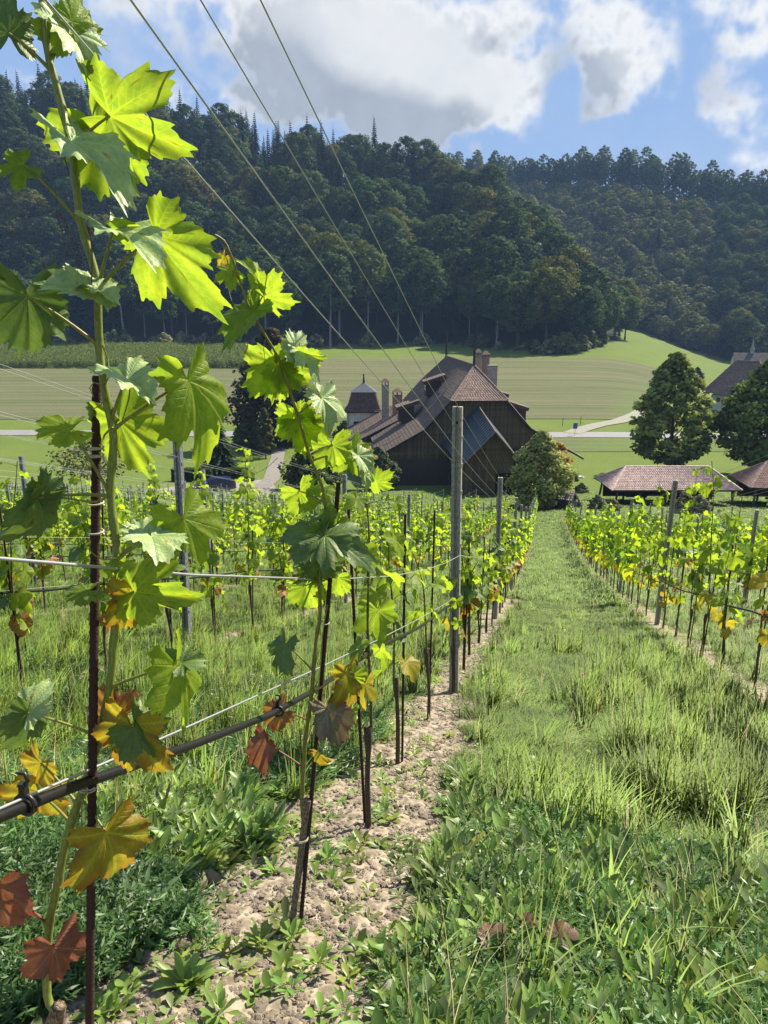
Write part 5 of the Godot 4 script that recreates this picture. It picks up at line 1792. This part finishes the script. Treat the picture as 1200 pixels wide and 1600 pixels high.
func stake_mesh(h: float, r: float, ribs: bool) -> ArrayMesh:
	var b := MB.new()
	if ribs:
		var p := PackedVector3Array(); var q := PackedFloat32Array()
		var y := -0.08
		var k := 0
		while y < h:
			p.append(Vector3(0, y, 0)); q.append(r * (1.0 if k % 3 == 0 else 0.86))
			y += 0.0042; k += 1
		b.tube(p, q, 9)
	else:
		b.tube(pv([Vector3(0, -.08, 0), Vector3(0, h, 0)]), PackedFloat32Array([r, r]), 6)
	return b.mesh(M.rust)

# a trellis post: rolled profile with a groove down its face, hooks on both edges and a hole near the top
func post_proto(m: Material, h: float, w: float, d: float, near: bool) -> Node3D:
	var o := Node3D.new()
	var b := MB.new()
	var ys := [-0.3, h]
	if near: ys = [-0.3, h]
	# section, seen from above: a shallow channel
	var sec := [Vector2(-w, d), Vector2(-w, -d), Vector2(-w * 0.35, -d), Vector2(-w * 0.22, -d * 0.3), Vector2(w * 0.22, -d * 0.3), Vector2(w * 0.35, -d), Vector2(w, -d), Vector2(w, d), Vector2(w * 0.35, d), Vector2(w * 0.22, d * 0.45), Vector2(-w * 0.22, d * 0.45), Vector2(-w * 0.35, d)]
	for k in sec.size():
		var p: Vector2 = sec[k] * 0.5; var q: Vector2 = sec[(k + 1) % sec.size()] * 0.5
		b.quad(Vector3(q.x, ys[0], q.y), Vector3(p.x, ys[0], p.y), Vector3(p.x, ys[1], p.y), Vector3(q.x, ys[1], q.y))
	for k in range(1, sec.size() - 1):
		var p: Vector2 = sec[0] * 0.5; var q: Vector2 = sec[k] * 0.5; var r: Vector2 = sec[k + 1] * 0.5
		b.tri(Vector3(p.x, h, p.y), Vector3(r.x, h, r.y), Vector3(q.x, h, q.y))
	put("post_body", b.mesh(m), o)
	if near:
		for k in 9:
			for s in [-1.0, 1.0]:
				var hk := MB.new()
				var y := 0.35 + k * 0.18
				hk.boxat(s * (w * 0.5 + 0.002), y, 0, 0.005, 0.022, d * 0.4)
				hk.boxat(s * (w * 0.5 + 0.005), y + 0.009, 0, 0.003, 0.009, d * 0.4)
				put("hook", hk.mesh(m), o)
		var hole := MB.new()
		hole.col = Color(0.12, 0.12, 0.12)
		hole.tube(pv([Vector3(0, h - 0.1, d * 0.30), Vector3(0, h - 0.1, d * 0.226)]), PackedFloat32Array([0.009, 0.009]), 10)
		put("bolt_hole", hole.mesh(M.black_plastic), o)
	return o

func row_point(k: int, t: float, h: float, dv := 0.0) -> Vector3:
	var v := row_v(k) + dv
	return Vector3(v, gy(v, -t) + h, -t)

func in_view(p: Vector3, margin := 0.06) -> bool:
	var w := p.dot(F)
	var r := p.dot(R)
	return w > 0.5 and absf(r) < (0.53 + margin) * w + 0.5

func row_end(k: int) -> float:
	# where the row stops above the car park, the barn and the shed
	if k >= 1: return 57.0 - 1.5 * k
	var v := row_v(k)
	return minf(62.0, (74.0 - v * F.x) / -F.z)

func post_ts(k: int) -> Array:
	var ts := []
	var t := 4.92 if k == 0 else (5.45 if k == 1 else (5.6 if k == -1 else (4.6 if k == -3 else 5.2 + 0.35 * sin(k * 2.4))))
	var first := t - 6.2
	ts.append(first)
	while t < row_end(k) + 0.2:
		ts.append(t)
		t += 5.35 + 0.2 * sin(k * 1.7 + t)
	return ts

func make_vineyard() -> void:
	mat("leaf_far", Color(1, 1, 1), 0.46, {"back": Color(1.3, 1.3, 0.8)})
	var near_p := []
	for k in 6: near_p.append(vine_proto([1.6, 1.25, 1.8, 1.45, 1.1, 1.65][k], true, 3000 + k, 1.0))
	var sparse_p := []
	for k in 3: sparse_p.append(vine_proto([1.15, 1.05, 1.22][k], true, 3100 + k, 0.72))
	var tall_p := []
	for k in 4: tall_p.append(vine_proto([1.75, 1.3, 1.95, 1.5][k], true, 3300 + k, 0.8))
	var far_p := []
	for k in 6: far_p.append(vine_proto([1.55, 1.3, 1.75, 1.4, 1.2, 1.6][k], false, 4000 + k, 1.0))
	rng.seed = 555
	# --- trellis posts
	var pw := post_proto(M.post, 1.99, 0.062, 0.05, true)
	var ps := post_proto(M.steel, 2.0, 0.06, 0.05, true)
	var pf := post_proto(M.post, 1.99, 0.062, 0.05, false)
	var psf := post_proto(M.steel, 2.0, 0.06, 0.05, false)
	for k in range(-20, 8):
		var j := 0
		for t in post_ts(k):
			var p := row_point(k, t, 0.0)
			if in_view(p, 0.03):
				var close := p.distance_to(CAM) < 22.0
				var o := copy_of((pw if close else pf) if k >= 0 else (ps if close else psf), "trellis_post")
				o.position = p + (Vector3(0.025, 0, 0) if k == 0 and j == 0 else Vector3.ZERO)
				o.rotation = Vector3(rf(-.015, .015), rf(-.06, .06), rf(-.02, .02))
				if k == 1:
					o.rotation.z -= 0.05
					o.scale.y = 1.07
				tag(o, "%s trellis post, %s from the top, %s" % ["grey weathered" if k >= 0 else "bluish steel", ordinal(j), row_words(k)], "post", "trellis posts of the vineyard")
				j += 1
	# --- wires and watering hoses
	for k in range(-20, 8):
		var ts := post_ts(k)
		var lev := [["top catch wire", 1.92, 0.045], ["top catch wire", 1.92, -0.045], ["middle catch wire", 1.66, 0.045], ["middle catch wire", 1.66, -0.045], ["lower wire", 1.0, 0.045], ["hose wire", 0.685, 0.0]]
		if k < -9 or k > 4: lev = [["top catch wire", 1.86, 0.045], ["middle catch wire", 1.60, -0.045], ["lower wire", 1.0, 0.045]]
		for l in lev:
			var pts := PackedVector3Array()
			for j in ts.size() - 1:
				var a := row_point(k, ts[j], l[1], l[2]); var b := row_point(k, ts[j + 1], l[1], l[2])
				if k == 0 and j == 0:
					a += Vector3(0.135 if l[1] > 1.3 else 0.0, -0.07 if l[1] > 1.3 else (0.2 if l[1] > 0.9 else 0.1), 0)
				var sag := 0.012
				if l[1] < 1.3: sag = 0.05
				if k == 0 and j == 0 and l[1] < 1.3: sag = 0.16 if l[1] > 0.9 else 0.05
				for s in 8:
					var q := s / 8.0
					pts.append(a.lerp(b, q) + Vector3.DOWN * sag * 4.0 * q * (1.0 - q))
			pts.append(row_point(k, ts[ts.size() - 1], l[1], l[2]))
			if not (in_view(pts[pts.size() - 1]) or in_view(pts[pts.size() / 2]) or in_view(pts[8])): continue
			var b := MB.new()
			var rr := PackedFloat32Array(); rr.resize(pts.size()); rr.fill(0.0014 if absi(k) < 3 else 0.0018)
			if l[1] < 1.3 and k == 0: rr.fill(0.0021)
			b.tube(pts, rr, 5, false)
			var sd := "" if l[2] == 0.0 else (" on its lane side" if (l[2] > 0.0) == (k <= 0) else " on its far side")
			tag(put("trellis_wire", b.mesh(M.wire)), "%s%s, %s" % [l[0], sd, row_words(k)], "wire", "trellis wires")
		if k > -7 and k < 4:
			var b := MB.new()
			var pts := PackedVector3Array(); var rr := PackedFloat32Array()
			var t := -1.0
			while t < minf(row_end(k), 40.0):
				pts.append(row_point(k, t, hose_h(k, t), 0.0)); rr.append(0.0073)
				t += 0.35
			b.tube(pts, rr, 10)
			tag(put("watering_hose", b.mesh(M.hose)), "black watering hose hung below its wire, %s" % row_words(k), "hose", "watering hoses")
	for d in [[40, 1258], [434, 1100], [573, 1028]]:
		clip_ring(d)
	# --- vines and their stakes
	var spots := []
	for k in range(-20, 8):
		var t := 0.75 if k == 0 else 0.9 + 0.3 * sin(k * 3.3)
		var j := 0
		while t < row_end(k):
			var p := row_point(k, t + rf(-.05, .05), 0.0, rf(-.03, .03))
			if in_view(p) and not (k == 0 and j < 2):
				spots.append([p.distance_to(CAM), p, k, j])
			t += 0.82 if t < 4.0 and k == 0 else 0.87
			j += 1
	spots.sort_custom(func(a, b): return a[0] < b[0])
	var st_near := stake_mesh(1.22, 0.0062, true)
	var st_far := stake_mesh(1.18, 0.0065, false)
	var rest_x := [[], []]; var rest_c := [PackedColorArray(), PackedColorArray()]
	var rest_s := []; var rest_sc := PackedColorArray()
	var n := 0
	for s in spots:
		var p: Vector3 = s[1]
		var lean := Vector3(rf(-.05, .03), 0, rf(-.05, .05))
		if n < 298:
			var so := put("rusty_stake", st_near if s[0] < 6.0 else st_far)
			so.position = p
			so.rotation = lean
			so.scale.y = rf(0.92, 1.04)
			tag(so, "thin rusty iron stake, %s from the top, %s" % [ordinal(s[3]), row_words(s[2])], "stake", "rusty stakes in the %s" % row_words(s[2]))
			var o := copy_of(sparse_p[s[3] % 3] if s[2] == 0 and s[3] < 6 else tall_p[s[3] % 4] if s[2] > 0 and s[0] < 14.5 else near_p[rng.randi() % 6] if s[0] < 14.5 else far_p[rng.randi() % 6], "grape_vine")
			o.position = p + Vector3(rf(-.02, .02), 0, rf(-.03, .03))
			o.rotation.y = rf(0, TAU)
			var sc := rf(0.85, 1.08) * (1.13 if s[2] > 0 else 1.0)
			o.scale = Vector3(sc, sc, sc)
			tag(o, "young grape vine at the %s stake from the top, %s" % [ordinal(s[3]), row_words(s[2])], "grape vine", "young vines in the %s" % row_words(s[2]))
		else:
			var sc := rf(0.85, 1.08)
			var x := Transform3D(Basis(Vector3.UP, rf(0, TAU)).scaled(Vector3(sc, sc, sc)), p)
			var q := rng.randi() % 2
			rest_x[q].append(x)
			var g := rf(0.8, 1.15)
			rest_c[q].append(Color(g, g, g))
			rest_s.append(Transform3D(Basis(), p)); rest_sc.append(Color(1, 1, 1))
		n += 1
	var far := base("distant_vines")
	tag(far, "farthest rows of young vines merging down the slope", "vines", "", "stuff")
	for q in 2:
		scatter("foliage", (far_p[q].get_node("foliage") as MeshInstance3D).mesh, rest_x[q], rest_c[q], far)
		scatter("stems", (far_p[q].get_node("stem") as MeshInstance3D).mesh, rest_x[q], rest_c[q], far)
	tag(scatter("distant_stakes", st_far, rest_s, rest_sc), "thin dark stakes among the farthest vines", "stakes", "", "stuff")
	for o in near_p + sparse_p + tall_p + far_p + [pw, ps, pf, psf]: o.free()

func hose_h(k: int, t: float) -> float:
	return 0.645 + 0.010 * sin(t * 3.1 + k) + (0.075 * (1.0 - smoothstep(0.2, 1.8, t)) if k == 0 else 0.0)

# black snap ring that hangs the hose from its wire
func clip_ring(d: Array) -> void:
	var dd := ray(d[0], d[1])
	# where the sight line meets the row's vertical plane
	var dir := (R * dd.x + Vector3.UP * dd.y + F * dd.z)
	var l := (ROW0 - CAM.x) / dir.x
	var p := CAM + dir * l
	var hp := row_point(0, -p.z, hose_h(0, -p.z))
	var o := base("hose_clip", hp)
	var b := MB.new()
	var pts := PackedVector3Array(); var rr := PackedFloat32Array()
	for k in 13:
		var t := TAU * k / 12.0
		pts.append(Vector3(cos(t) * 0.0125, sin(t) * 0.0125, 0)); rr.append(0.0032)
	b.tube(pts, rr, 6, false)
	put("ring", b.mesh(M.black_plastic), o)
	var h := MB.new()
	h.boxat(0, 0.02, 0, 0.008, 0.016, 0.008)
	h.tube(pv([Vector3(0, 0.024, 0), Vector3(0.007, 0.032, 0), Vector3(0.004, 0.041, 0), Vector3(-0.005, 0.04, 0)]), PackedFloat32Array([0.0028, 0.0026, 0.0026, 0.002]), 6)
	put("hook", h.mesh(M.black_plastic), o)
	tag(o, "black plastic clip holding hose to wire, %s" % ["beside the first rusty stake" if d[0] < 100 else ("left of the second stake" if d[0] < 500 else "left of the third stake")], "clip", "")

# ---------------------------------------------------------------- the two vines closest to the camera
func px_path(a: Array) -> PackedVector3Array:
	# smooth curve through picture points with their distance ahead
	var c := Curve3D.new()
	for k in a.size():
		var p := at(a[k][0], a[k][1], a[k][2])
		var q := at(a[maxi(k - 1, 0)][0], a[maxi(k - 1, 0)][1], a[maxi(k - 1, 0)][2])
		var r := at(a[mini(k + 1, a.size() - 1)][0], a[mini(k + 1, a.size() - 1)][1], a[mini(k + 1, a.size() - 1)][2])
		var tg := (r - q) / 6.0
		c.add_point(p, -tg, tg)
	c.bake_interval = 0.012
	return c.get_baked_points()

func radii(n: int, a: float, b: float, knots := 0.0, every := 7) -> PackedFloat32Array:
	var r := PackedFloat32Array()
	for k in n: r.append(lerpf(a, b, float(k) / maxf(1, n - 1)) * (1.0 + (knots if k % every == 0 else (knots * 0.4 if k % every == 1 or k % every == every - 1 else 0.0))))
	return r

func near_pt(path: PackedVector3Array, p: Vector3) -> Vector3:
	var best := path[0]
	for q in path:
		if q.distance_squared_to(p) < best.distance_squared_to(p): best = q
	return best

# l: junction x, y; tip x, y; distance offset; tip's extra distance; roll about the midrib; skin; shape; picture point where its stalk leaves the cane
func hero_leaf(o: Node3D, path: PackedVector3Array, l: Array, wf: float) -> void:
	var jp := at(l[0], l[1], wf + l[4])
	var tp := at(l[2], l[3], wf + l[4] + l[5])
	var y := tp - jp
	var ln := y.length()
	y = y / ln
	var tc := (CAM - jp).normalized()
	var z0 := (tc - y * tc.dot(y)).normalized()
	var x0 := y.cross(z0)
	var ro := deg_to_rad(l[6])
	var z := z0 * cos(ro) + x0 * sin(ro)
	if l[7] == "grey":
		# upper side turned to the sky and the sun
		z = Vector3.UP * 0.8 + R * 0.4 - F * (0.42 if l[6] < 0 else 0.6)
		z = (z - y * z.dot(y)).normalized()
	var x := y.cross(z)
	var wd: float = (l[11] if l.size() > 11 else 1.0) * (0.72 if l[7] == "grey" else 0.8)
	ln *= 0.86 if l[7] == "grey" else 0.95
	var lf := add_leaf(o, leaf_mesh(l[8], 184, 9, l[7] in ["red", "orange", "yellow", "violet"]), M["leaf_" + l[7]], Transform3D(Basis(x * ln * wd, y * ln, z * ln), jp))
	if l[7] in ["red", "orange", "yellow", "violet", "brown"]:
		lf.set_meta("label", {"red": "red autumn leaf", "orange": "orange-brown leaf", "yellow": "yellow autumn leaf", "violet": "dull purple-grey leaf", "brown": "withered brown leaf"}[l[7]])
	if l[9] != 0:
		var st := near_pt(path, at(l[9], l[10], wf))
		var b := MB.new()
		b.col = Color(0.27, 0.27, 0.05) if not l[7] in ["red", "orange", "violet"] else Color(0.3, 0.14, 0.07)
		var mid := st.lerp(jp, 0.5) + Vector3.UP * 0.006
		var pts := PackedVector3Array(); var rr := PackedFloat32Array()
		for k in 9:
			var t := k / 8.0
			pts.append(st.lerp(mid, t).lerp(mid.lerp(jp, t), t)); rr.append(lerpf(0.0024, 0.0014, t) + (0.0012 if k == 0 else 0.0))
		b.tube(pts, rr, 7, false)
		put("stalk", b.mesh(M.cane), o)

func tendril(o: Node3D, a: Array, w: float, r := 0.0011, brown := false) -> void:
	var q := []
	for k in a.size() / 2: q.append([a[k * 2], a[k * 2 + 1], w + 0.006 * sin(k * 2.0)])
	var p := px_path(q)
	var b := MB.new()
	b.col = Color(0.17, 0.075, 0.045) if brown else Color(0.3, 0.28, 0.06)
	b.tube(p, radii(p.size(), r, r * 0.6), 5)
	put("tendril", b.mesh(M.cane), o)

func twine(o: Node3D, c: Vector3, axis: Vector3, r: float, turns: float, name_ := "tie") -> void:
	var b := MB.new()
	var a := axis.cross(Vector3(0.3, 0.1, 1)).normalized()
	var e := axis.cross(a).normalized()
	var p := PackedVector3Array(); var rr := PackedFloat32Array()
	for k in int(turns * 14):
		var t := TAU * k / 14.0
		p.append(c + (a * cos(t) + e * sin(t)) * r + axis * (k * 0.0003)); rr.append(0.0012)
	b.tube(p, rr, 5)
	put(name_, b.mesh(M.twine), o)

func place_rod(a: Vector3, b: Vector3, r: float, label: String) -> void:
	# from the ground up to its top
	var d := (b - a).normalized()
	var foot := a
	for k in 200:
		if foot.y < gy(foot.x, foot.z) - 0.05: break
		foot -= d * 0.01
	var o := put("rusty_stake", stake_mesh((b - foot).length() - 0.08, r, true))
	o.position = foot + d * 0.08
	o.basis = Basis(Quaternion(Vector3.UP, d))
	tag(o, label, "stake", "rusty stakes in the " + row_words(0))

func make_hero_vines() -> void:
	rng.seed = 99
	place_rod(at(140, 1590, 0.86), at(152, 586, 0.985), 0.0066, "thick ribbed rusty stake closest to the camera, left of the photo")
	place_rod(at(470, 1440, 1.68), at(529, 752, 1.76), 0.0062, "second rusty stake, behind the large dark leaf, with hose passing")
	# ---------- first vine
	var o := base("grape_vine", rw(-0.38, 0.86))
	o.position = Vector3.ZERO
	var w := 0.93
	var path := px_path([[92, 1580, 0.88], [74, 1556, 0.89], [77, 1447, 0.90], [88, 1394, 0.90], [105, 1307, 0.91], [131, 1228, 0.925], [153, 1162, 0.93], [171, 1075, 0.935], [179, 987, 0.94], [183, 900, 0.945], [183, 860, 0.945], [173, 775, 0.95], [177, 700, 0.95], [176, 672, 0.955], [164, 610, 0.955], [156, 550, 0.96], [153, 475, 0.96], [152, 440, 0.965], [131, 365, 0.97], [124, 335, 0.97], [115, 255, 0.98], [108, 212, 0.985], [83, 115, 0.99], [78, 100, 0.99], [66, 0, 1.0], [60, -70, 1.01]])
	var b := MB.new()
	b.col = Color(0.23, 0.28, 0.05)
	b.tube(path, radii(path.size(), 0.0058, 0.0042, 0.22, 9), 10)
	put("cane", b.mesh(M.cane), o)
	var foot := MB.new()
	foot.col = Color(0.3, 0.22, 0.14)
	var fp := px_path([[84, 1604, 0.885], [88, 1590, 0.882], [92, 1572, 0.88]])
	foot.tube(fp, radii(fp.size(), 0.014, 0.010), 8)
	put("trunk", foot.mesh(M.bark), o)
	for l in [
			[172, 181, 292, 243, 0.02, -0.02, 12, "lime", 1, 123, 222], [152, 196, 250, 306, 0.035, 0.0, -14, "lime", 0, 118, 215, 1.0],
			[112, 222, 210, 290, -0.005, -0.05, -58, "grey", 3, 112, 245, 0.8], [242, 367, 322, 492, 0.0, 0.0, 14, "lime", 4, 157, 446, 0.92], [177, 361, 247, 382, -0.01, -0.06, -62, "grey", 3, 158, 444, 0.95],
			[37, 257, -16, 268, 0.0, -0.02, 25, "green", 1, 122, 348], [43, 463, 55, 588, -0.02, 0.01, -10, "dark", 0, 150, 540, 1.0], [150, 459, 62, 422, -0.01, -0.04, 70, "grey", 3, 0, 0], [152, 458, 197, 452, -0.01, -0.04, -66, "grey", 5, 0, 0],
			[14, 52, 6, -45, 0.0, 0.0, 10, "dark", 2, 72, 108], [108, 50, 45, -18, 0.02, 0.0, 25, "lime", 0, 82, 92, 1.05], [108, 52, 170, 116, 0.01, -0.03, -52, "grey", 5, 0, 0], [112, 34, 142, -8, 0.0, 0.02, 20, "lime", 4, 0, 0],
			[295, 594, 354, 722, 0.01, 0.01, -36, "lime", 4, 176, 668, 0.85], [198, 592, 262, 612, -0.01, -0.05, -48, "grey", 5, 178, 660, 1.0], [196, 590, 174, 562, 0.0, 0.02, 50, "grey", 3, 0, 0], [186, 656, 221, 756, 0.02, -0.02, 24, "lime", 2, 176, 668, 1.0],
			[110, 671, 34, 678, -0.02, -0.03, 52, "lime", 0, 172, 775], [60, 778, 2, 858, -0.05, -0.02, -48, "dark", 3, 150, 782, 0.8], [58, 775, 78, 722, -0.05, 0.0, 40, "dark", 5, 0, 0], [287, 810, 336, 898, 0.02, 0.0, -18, "lime", 2, 185, 878, 0.92],
			[236, 838, 250, 862, -0.01, -0.05, -60, "grey", 3, 185, 878, 1.5], [222, 842, 196, 790, 0.0, 0.03, 30, "grey", 5, 0, 0], [138, 926, 88, 938, -0.01, -0.02, 50, "green", 0, 176, 940],
			[210, 924, 306, 938, 0.0, -0.03, 10, "lime", 1, 176, 960, 0.95], [206, 930, 200, 1008, 0.01, 0.0, -22, "yellow", 0, 0, 0, 0.8], [276, 1040, 317, 1156, 0.0, 0.0, -52, "lime", 2, 174, 1085, 0.85], [284, 1036, 333, 1016, 0.012, 0.02, -35, "dark", 5, 0, 0],
			[205, 1132, 178, 1232, 0.0, -0.01, 18, "yellow", 1, 152, 1162, 1.0], [186, 1122, 108, 1116, 0.02, 0.02, -12, "orange", 0, 152, 1162, 0.85], [211, 1137, 266, 1188, -0.01, 0.0, -24, "dark", 2, 0, 0, 1.1],
			[44, 1114, 20, 1184, 0.02, -0.02, -24, "dark", 4, 128, 1150, 1.0], [44, 1114, 82, 1062, 0.02, 0.02, 40, "grey", 3, 0, 0], [165, 1300, 204, 1402, -0.02, 0.01, -12, "yellow", 4, 140, 1260, 0.95],
			[0, 1386, 8, 1466, -0.03, -0.01, 20, "red", 3, 78, 1447, 1.05], [84, 1480, 102, 1556, -0.03, 0.0, -10, "red", 2, 78, 1500, 0.95], [64, 1192, 40, 1232, 0.05, 0.0, 30, "yellow", 0, 122, 1262, 1.2], [60, 1238, 20, 1300, 0.06, 0.0, -20, "yellow", 2, 112, 1290, 1.1]]:
		hero_leaf(o, path, l, w + 0.00006 * (900.0 - float(l[1])))
	tendril(o, [136, 352, 142, 372, 144, 400, 143, 448], w + 0.02, 0.0012, true)
	tendril(o, [102, 214, 100, 240, 108, 275], w + 0.03, 0.001, true)
	tendril(o, [88, 330, 96, 360, 106, 410], w + 0.03, 0.0007, true)
	tendril(o, [94, 332, 110, 365, 112, 390, 124, 414], w + 0.03, 0.0007, true)
	tendril(o, [160, 540, 168, 560, 170, 590, 160, 600, 146, 598, 140, 606, 146, 620], w + 0.02)
	tendril(o, [160, 606, 166, 618, 158, 632, 144, 640, 142, 646], w + 0.012)
	tendril(o, [176, 668, 163, 680, 158, 700], w + 0.01, 0.0016)
	tendril(o, [166, 775, 158, 782, 140, 784, 100, 778, 62, 777], w - 0.01, 0.0016)
	tendril(o, [186, 872, 160, 874, 142, 862, 138, 850], w + 0.0, 0.0012)
	tendril(o, [196, 592, 203, 610, 198, 635, 190, 660], w - 0.012, 0.001, true)
	for y in [704, 716, 790, 835]:
		twine(o, at(150, y, 0.955), Vector3(0.05, 1, 0.03).normalized(), 0.0095, 1.3)
	twine(o, at(137, 1234, 0.905), Vector3(0.2, 1, 0).normalized(), 0.011, 2.0)
	tendril(o, [137, 1236, 128, 1260, 130, 1330, 136, 1386], 0.89, 0.001)
	tag(o, "tall grape vine climbing the closest stake, big bright backlit leaves", "grape vine", "young vines in the " + row_words(0))
	# ---------- second vine
	var e := base("grape_vine", Vector3.ZERO)
	var p2 := px_path([[474, 1276, 1.70], [472, 1245, 1.70], [477, 1160, 1.71], [486, 1090, 1.71], [494, 1000, 1.73], [500, 960, 1.73], [499, 900, 1.73], [504, 850, 1.73], [508, 813, 1.73], [505, 767, 1.72], [484, 713, 1.69], [465, 648, 1.66], [438, 567, 1.64], [411, 518, 1.62], [389, 480, 1.60], [368, 418, 1.59], [358, 392, 1.58], [350, 376, 1.58], [336, 367, 1.57]])
	b = MB.new()
	b.col = Color(0.24, 0.24, 0.05)
	b.tube(p2, radii(p2.size(), 0.0056, 0.002, 0.25, 8), 9)
	put("cane", b.mesh(M.cane), e)
	var t2 := MB.new()
	t2.col = Color(0.34, 0.26, 0.18)
	var tp := px_path([[457, 1448, 1.685], [462, 1400, 1.69], [470, 1340, 1.695], [476, 1290, 1.70], [478, 1262, 1.70], [474, 1246, 1.70]])
	t2.tube(tp, radii(tp.size(), 0.0088, 0.0098, 0.12, 6), 9)
	t2.rod(at(477, 1272, 1.70), at(480, 1250, 1.695), 0.011, 0.010, 8)
	put("trunk", t2.mesh(M.bark), e)
	for l in [
			[362, 424, 330, 436, 0.0, -0.02, 30, "lime", 2, 368, 430, 1.2], [352, 400, 337, 412, 0.0, 0.0, 20, "yellow", 4, 354, 384], [411, 462, 464, 484, 0.0, -0.03, 42, "lime", 2, 404, 490, 1.1], [405, 440, 380, 398, 0.0, 0.0, 62, "lime", 3, 0, 0, 0.9],
			[398, 486, 343, 528, -0.02, -0.04, 50, "green", 3, 404, 490, 0.9], [394, 478, 392, 455, 0.0, 0.0, 50, "lime", 5, 0, 0, 0.8], [462, 546, 448, 500, 0.0, 0.0, 20, "grey", 0, 0, 0, 1.25], [470, 548, 506, 580, 0.0, -0.03, -46, "grey", 4, 436, 566, 1.1], [478, 552, 520, 566, 0.0, 0.0, 40, "lime", 5, 0, 0, 0.8],
			[432, 568, 440, 650, 0.0, 0.0, -6, "lime", 0, 428, 552, 1.05], [437, 574, 482, 604, 0.005, 0.01, 14, "lime", 3, 436, 570, 1.1], [432, 570, 382, 606, 0.005, 0.0, 8, "lime", 2, 0, 0, 0.9], [503, 622, 530, 682, -0.02, -0.03, -28, "grey", 1, 462, 646, 1.15], [500, 618, 500, 590, 0.0, 0.02, 38, "grey", 4, 0, 0, 1.2],
			[466, 655, 474, 726, 0.01, 0.0, 6, "lime", 2, 464, 650, 1.0], [468, 656, 512, 692, 0.015, 0.01, 18, "lime", 0, 0, 0, 1.0], [460, 652, 442, 684, 0.015, 0.0, -18, "lime", 4, 0, 0, 1.0],
			[520, 696, 532, 746, 0.05, 0.02, -12, "lime", 0, 478, 710, 1.1], [546, 706, 566, 752, 0.08, 0.03, -22, "lime", 2, 478, 712, 1.1], [560, 712, 590, 742, 0.08, 0.0, 36, "grey", 3, 0, 0, 1.1], [578, 716, 560, 697, 0.1, 0.0, 20, "yellow", 4, 0, 0], [586, 752, 616, 770, 0.12, 0.0, 30, "lime", 2, 0, 0, 1.2], [570, 742, 582, 774, 0.09, 0.0, -30, "grey", 1, 0, 0, 1.2],
			[470, 768, 496, 812, 0.02, 0.0, 18, "lime", 0, 465, 790, 1.1], [498, 766, 522, 800, 0.05, 0.0, -24, "lime", 2, 0, 0, 1.0], [505, 840, 436, 886, -0.03, -0.05, 36, "dark", 0, 504, 900, 1.15], [508, 838, 570, 858, -0.03, -0.06, -38, "dark", 4, 503, 880, 1.2], [508, 836, 556, 812, 0.0, 0.02, 28, "green", 1, 0, 0, 1.15], [500, 880, 494, 928, 0.0, 0.02, -30, "dark", 5, 0, 0, 1.3],
			[478, 915, 482, 956, 0.03, 0.0, 8, "lime", 3, 500, 915, 1.3], [528, 902, 524, 934, 0.04, 0.0, 10, "lime", 3, 0, 0, 1.2], [446, 1006, 412, 1062, -0.02, -0.03, 48, "dark", 1, 488, 1050, 0.9], [541, 1052, 562, 1120, -0.02, 0.0, -34, "yellow", 4, 497, 1086, 0.75], [548, 1056, 572, 1076, -0.01, 0.01, 20, "lime", 2, 0, 0],
			[512, 1108, 534, 1168, -0.03, -0.02, -8, "violet", 3, 497, 1090, 0.9], [440, 1112, 400, 1140, 0.02, 0.0, 24, "orange", 0, 478, 1122, 0.9], [416, 1162, 392, 1210, -0.01, 0.0, 38, "red", 3, 470, 1192, 0.95], [498, 1176, 528, 1202, -0.02, -0.01, 62, "yellow", 5, 0, 0, 0.6]]:
		hero_leaf(e, p2, l, 1.72 if l[1] > 700 else lerpf(1.58, 1.69, (float(l[1]) - 370.0) / 340.0))
	tendril(e, [360, 410, 362, 395, 376, 378, 384, 366], 1.585, 0.0009)
	tendril(e, [365, 428, 357, 446, 362, 470, 372, 486], 1.59, 0.0009)
	tendril(e, [402, 490, 380, 500, 355, 498, 330, 482], 1.60, 0.001)
	tendril(e, [415, 530, 412, 545, 414, 560, 412, 572], 1.62, 0.0009)
	tendril(e, [394, 562, 384, 550, 386, 540], 1.62, 0.0008)
	tendril(e, [436, 572, 428, 600, 436, 612, 450, 612], 1.63, 0.001)
	tendril(e, [434, 715, 420, 728, 400, 740], 1.68, 0.0008)
	twine(e, at(470, 1312, 1.69), Vector3(0.1, 1, 0).normalized(), 0.018, 2.2)
	twine(e, at(507, 975, 1.735), Vector3(0.1, 1, 0).normalized(), 0.011, 1.5)
	tendril(e, [512, 945, 505, 985, 500, 1050, 495, 1110], 1.72, 0.0016)
	tag(e, "grape vine on the second stake with a shoot arching up left", "grape vine", "young vines in the " + row_words(0))
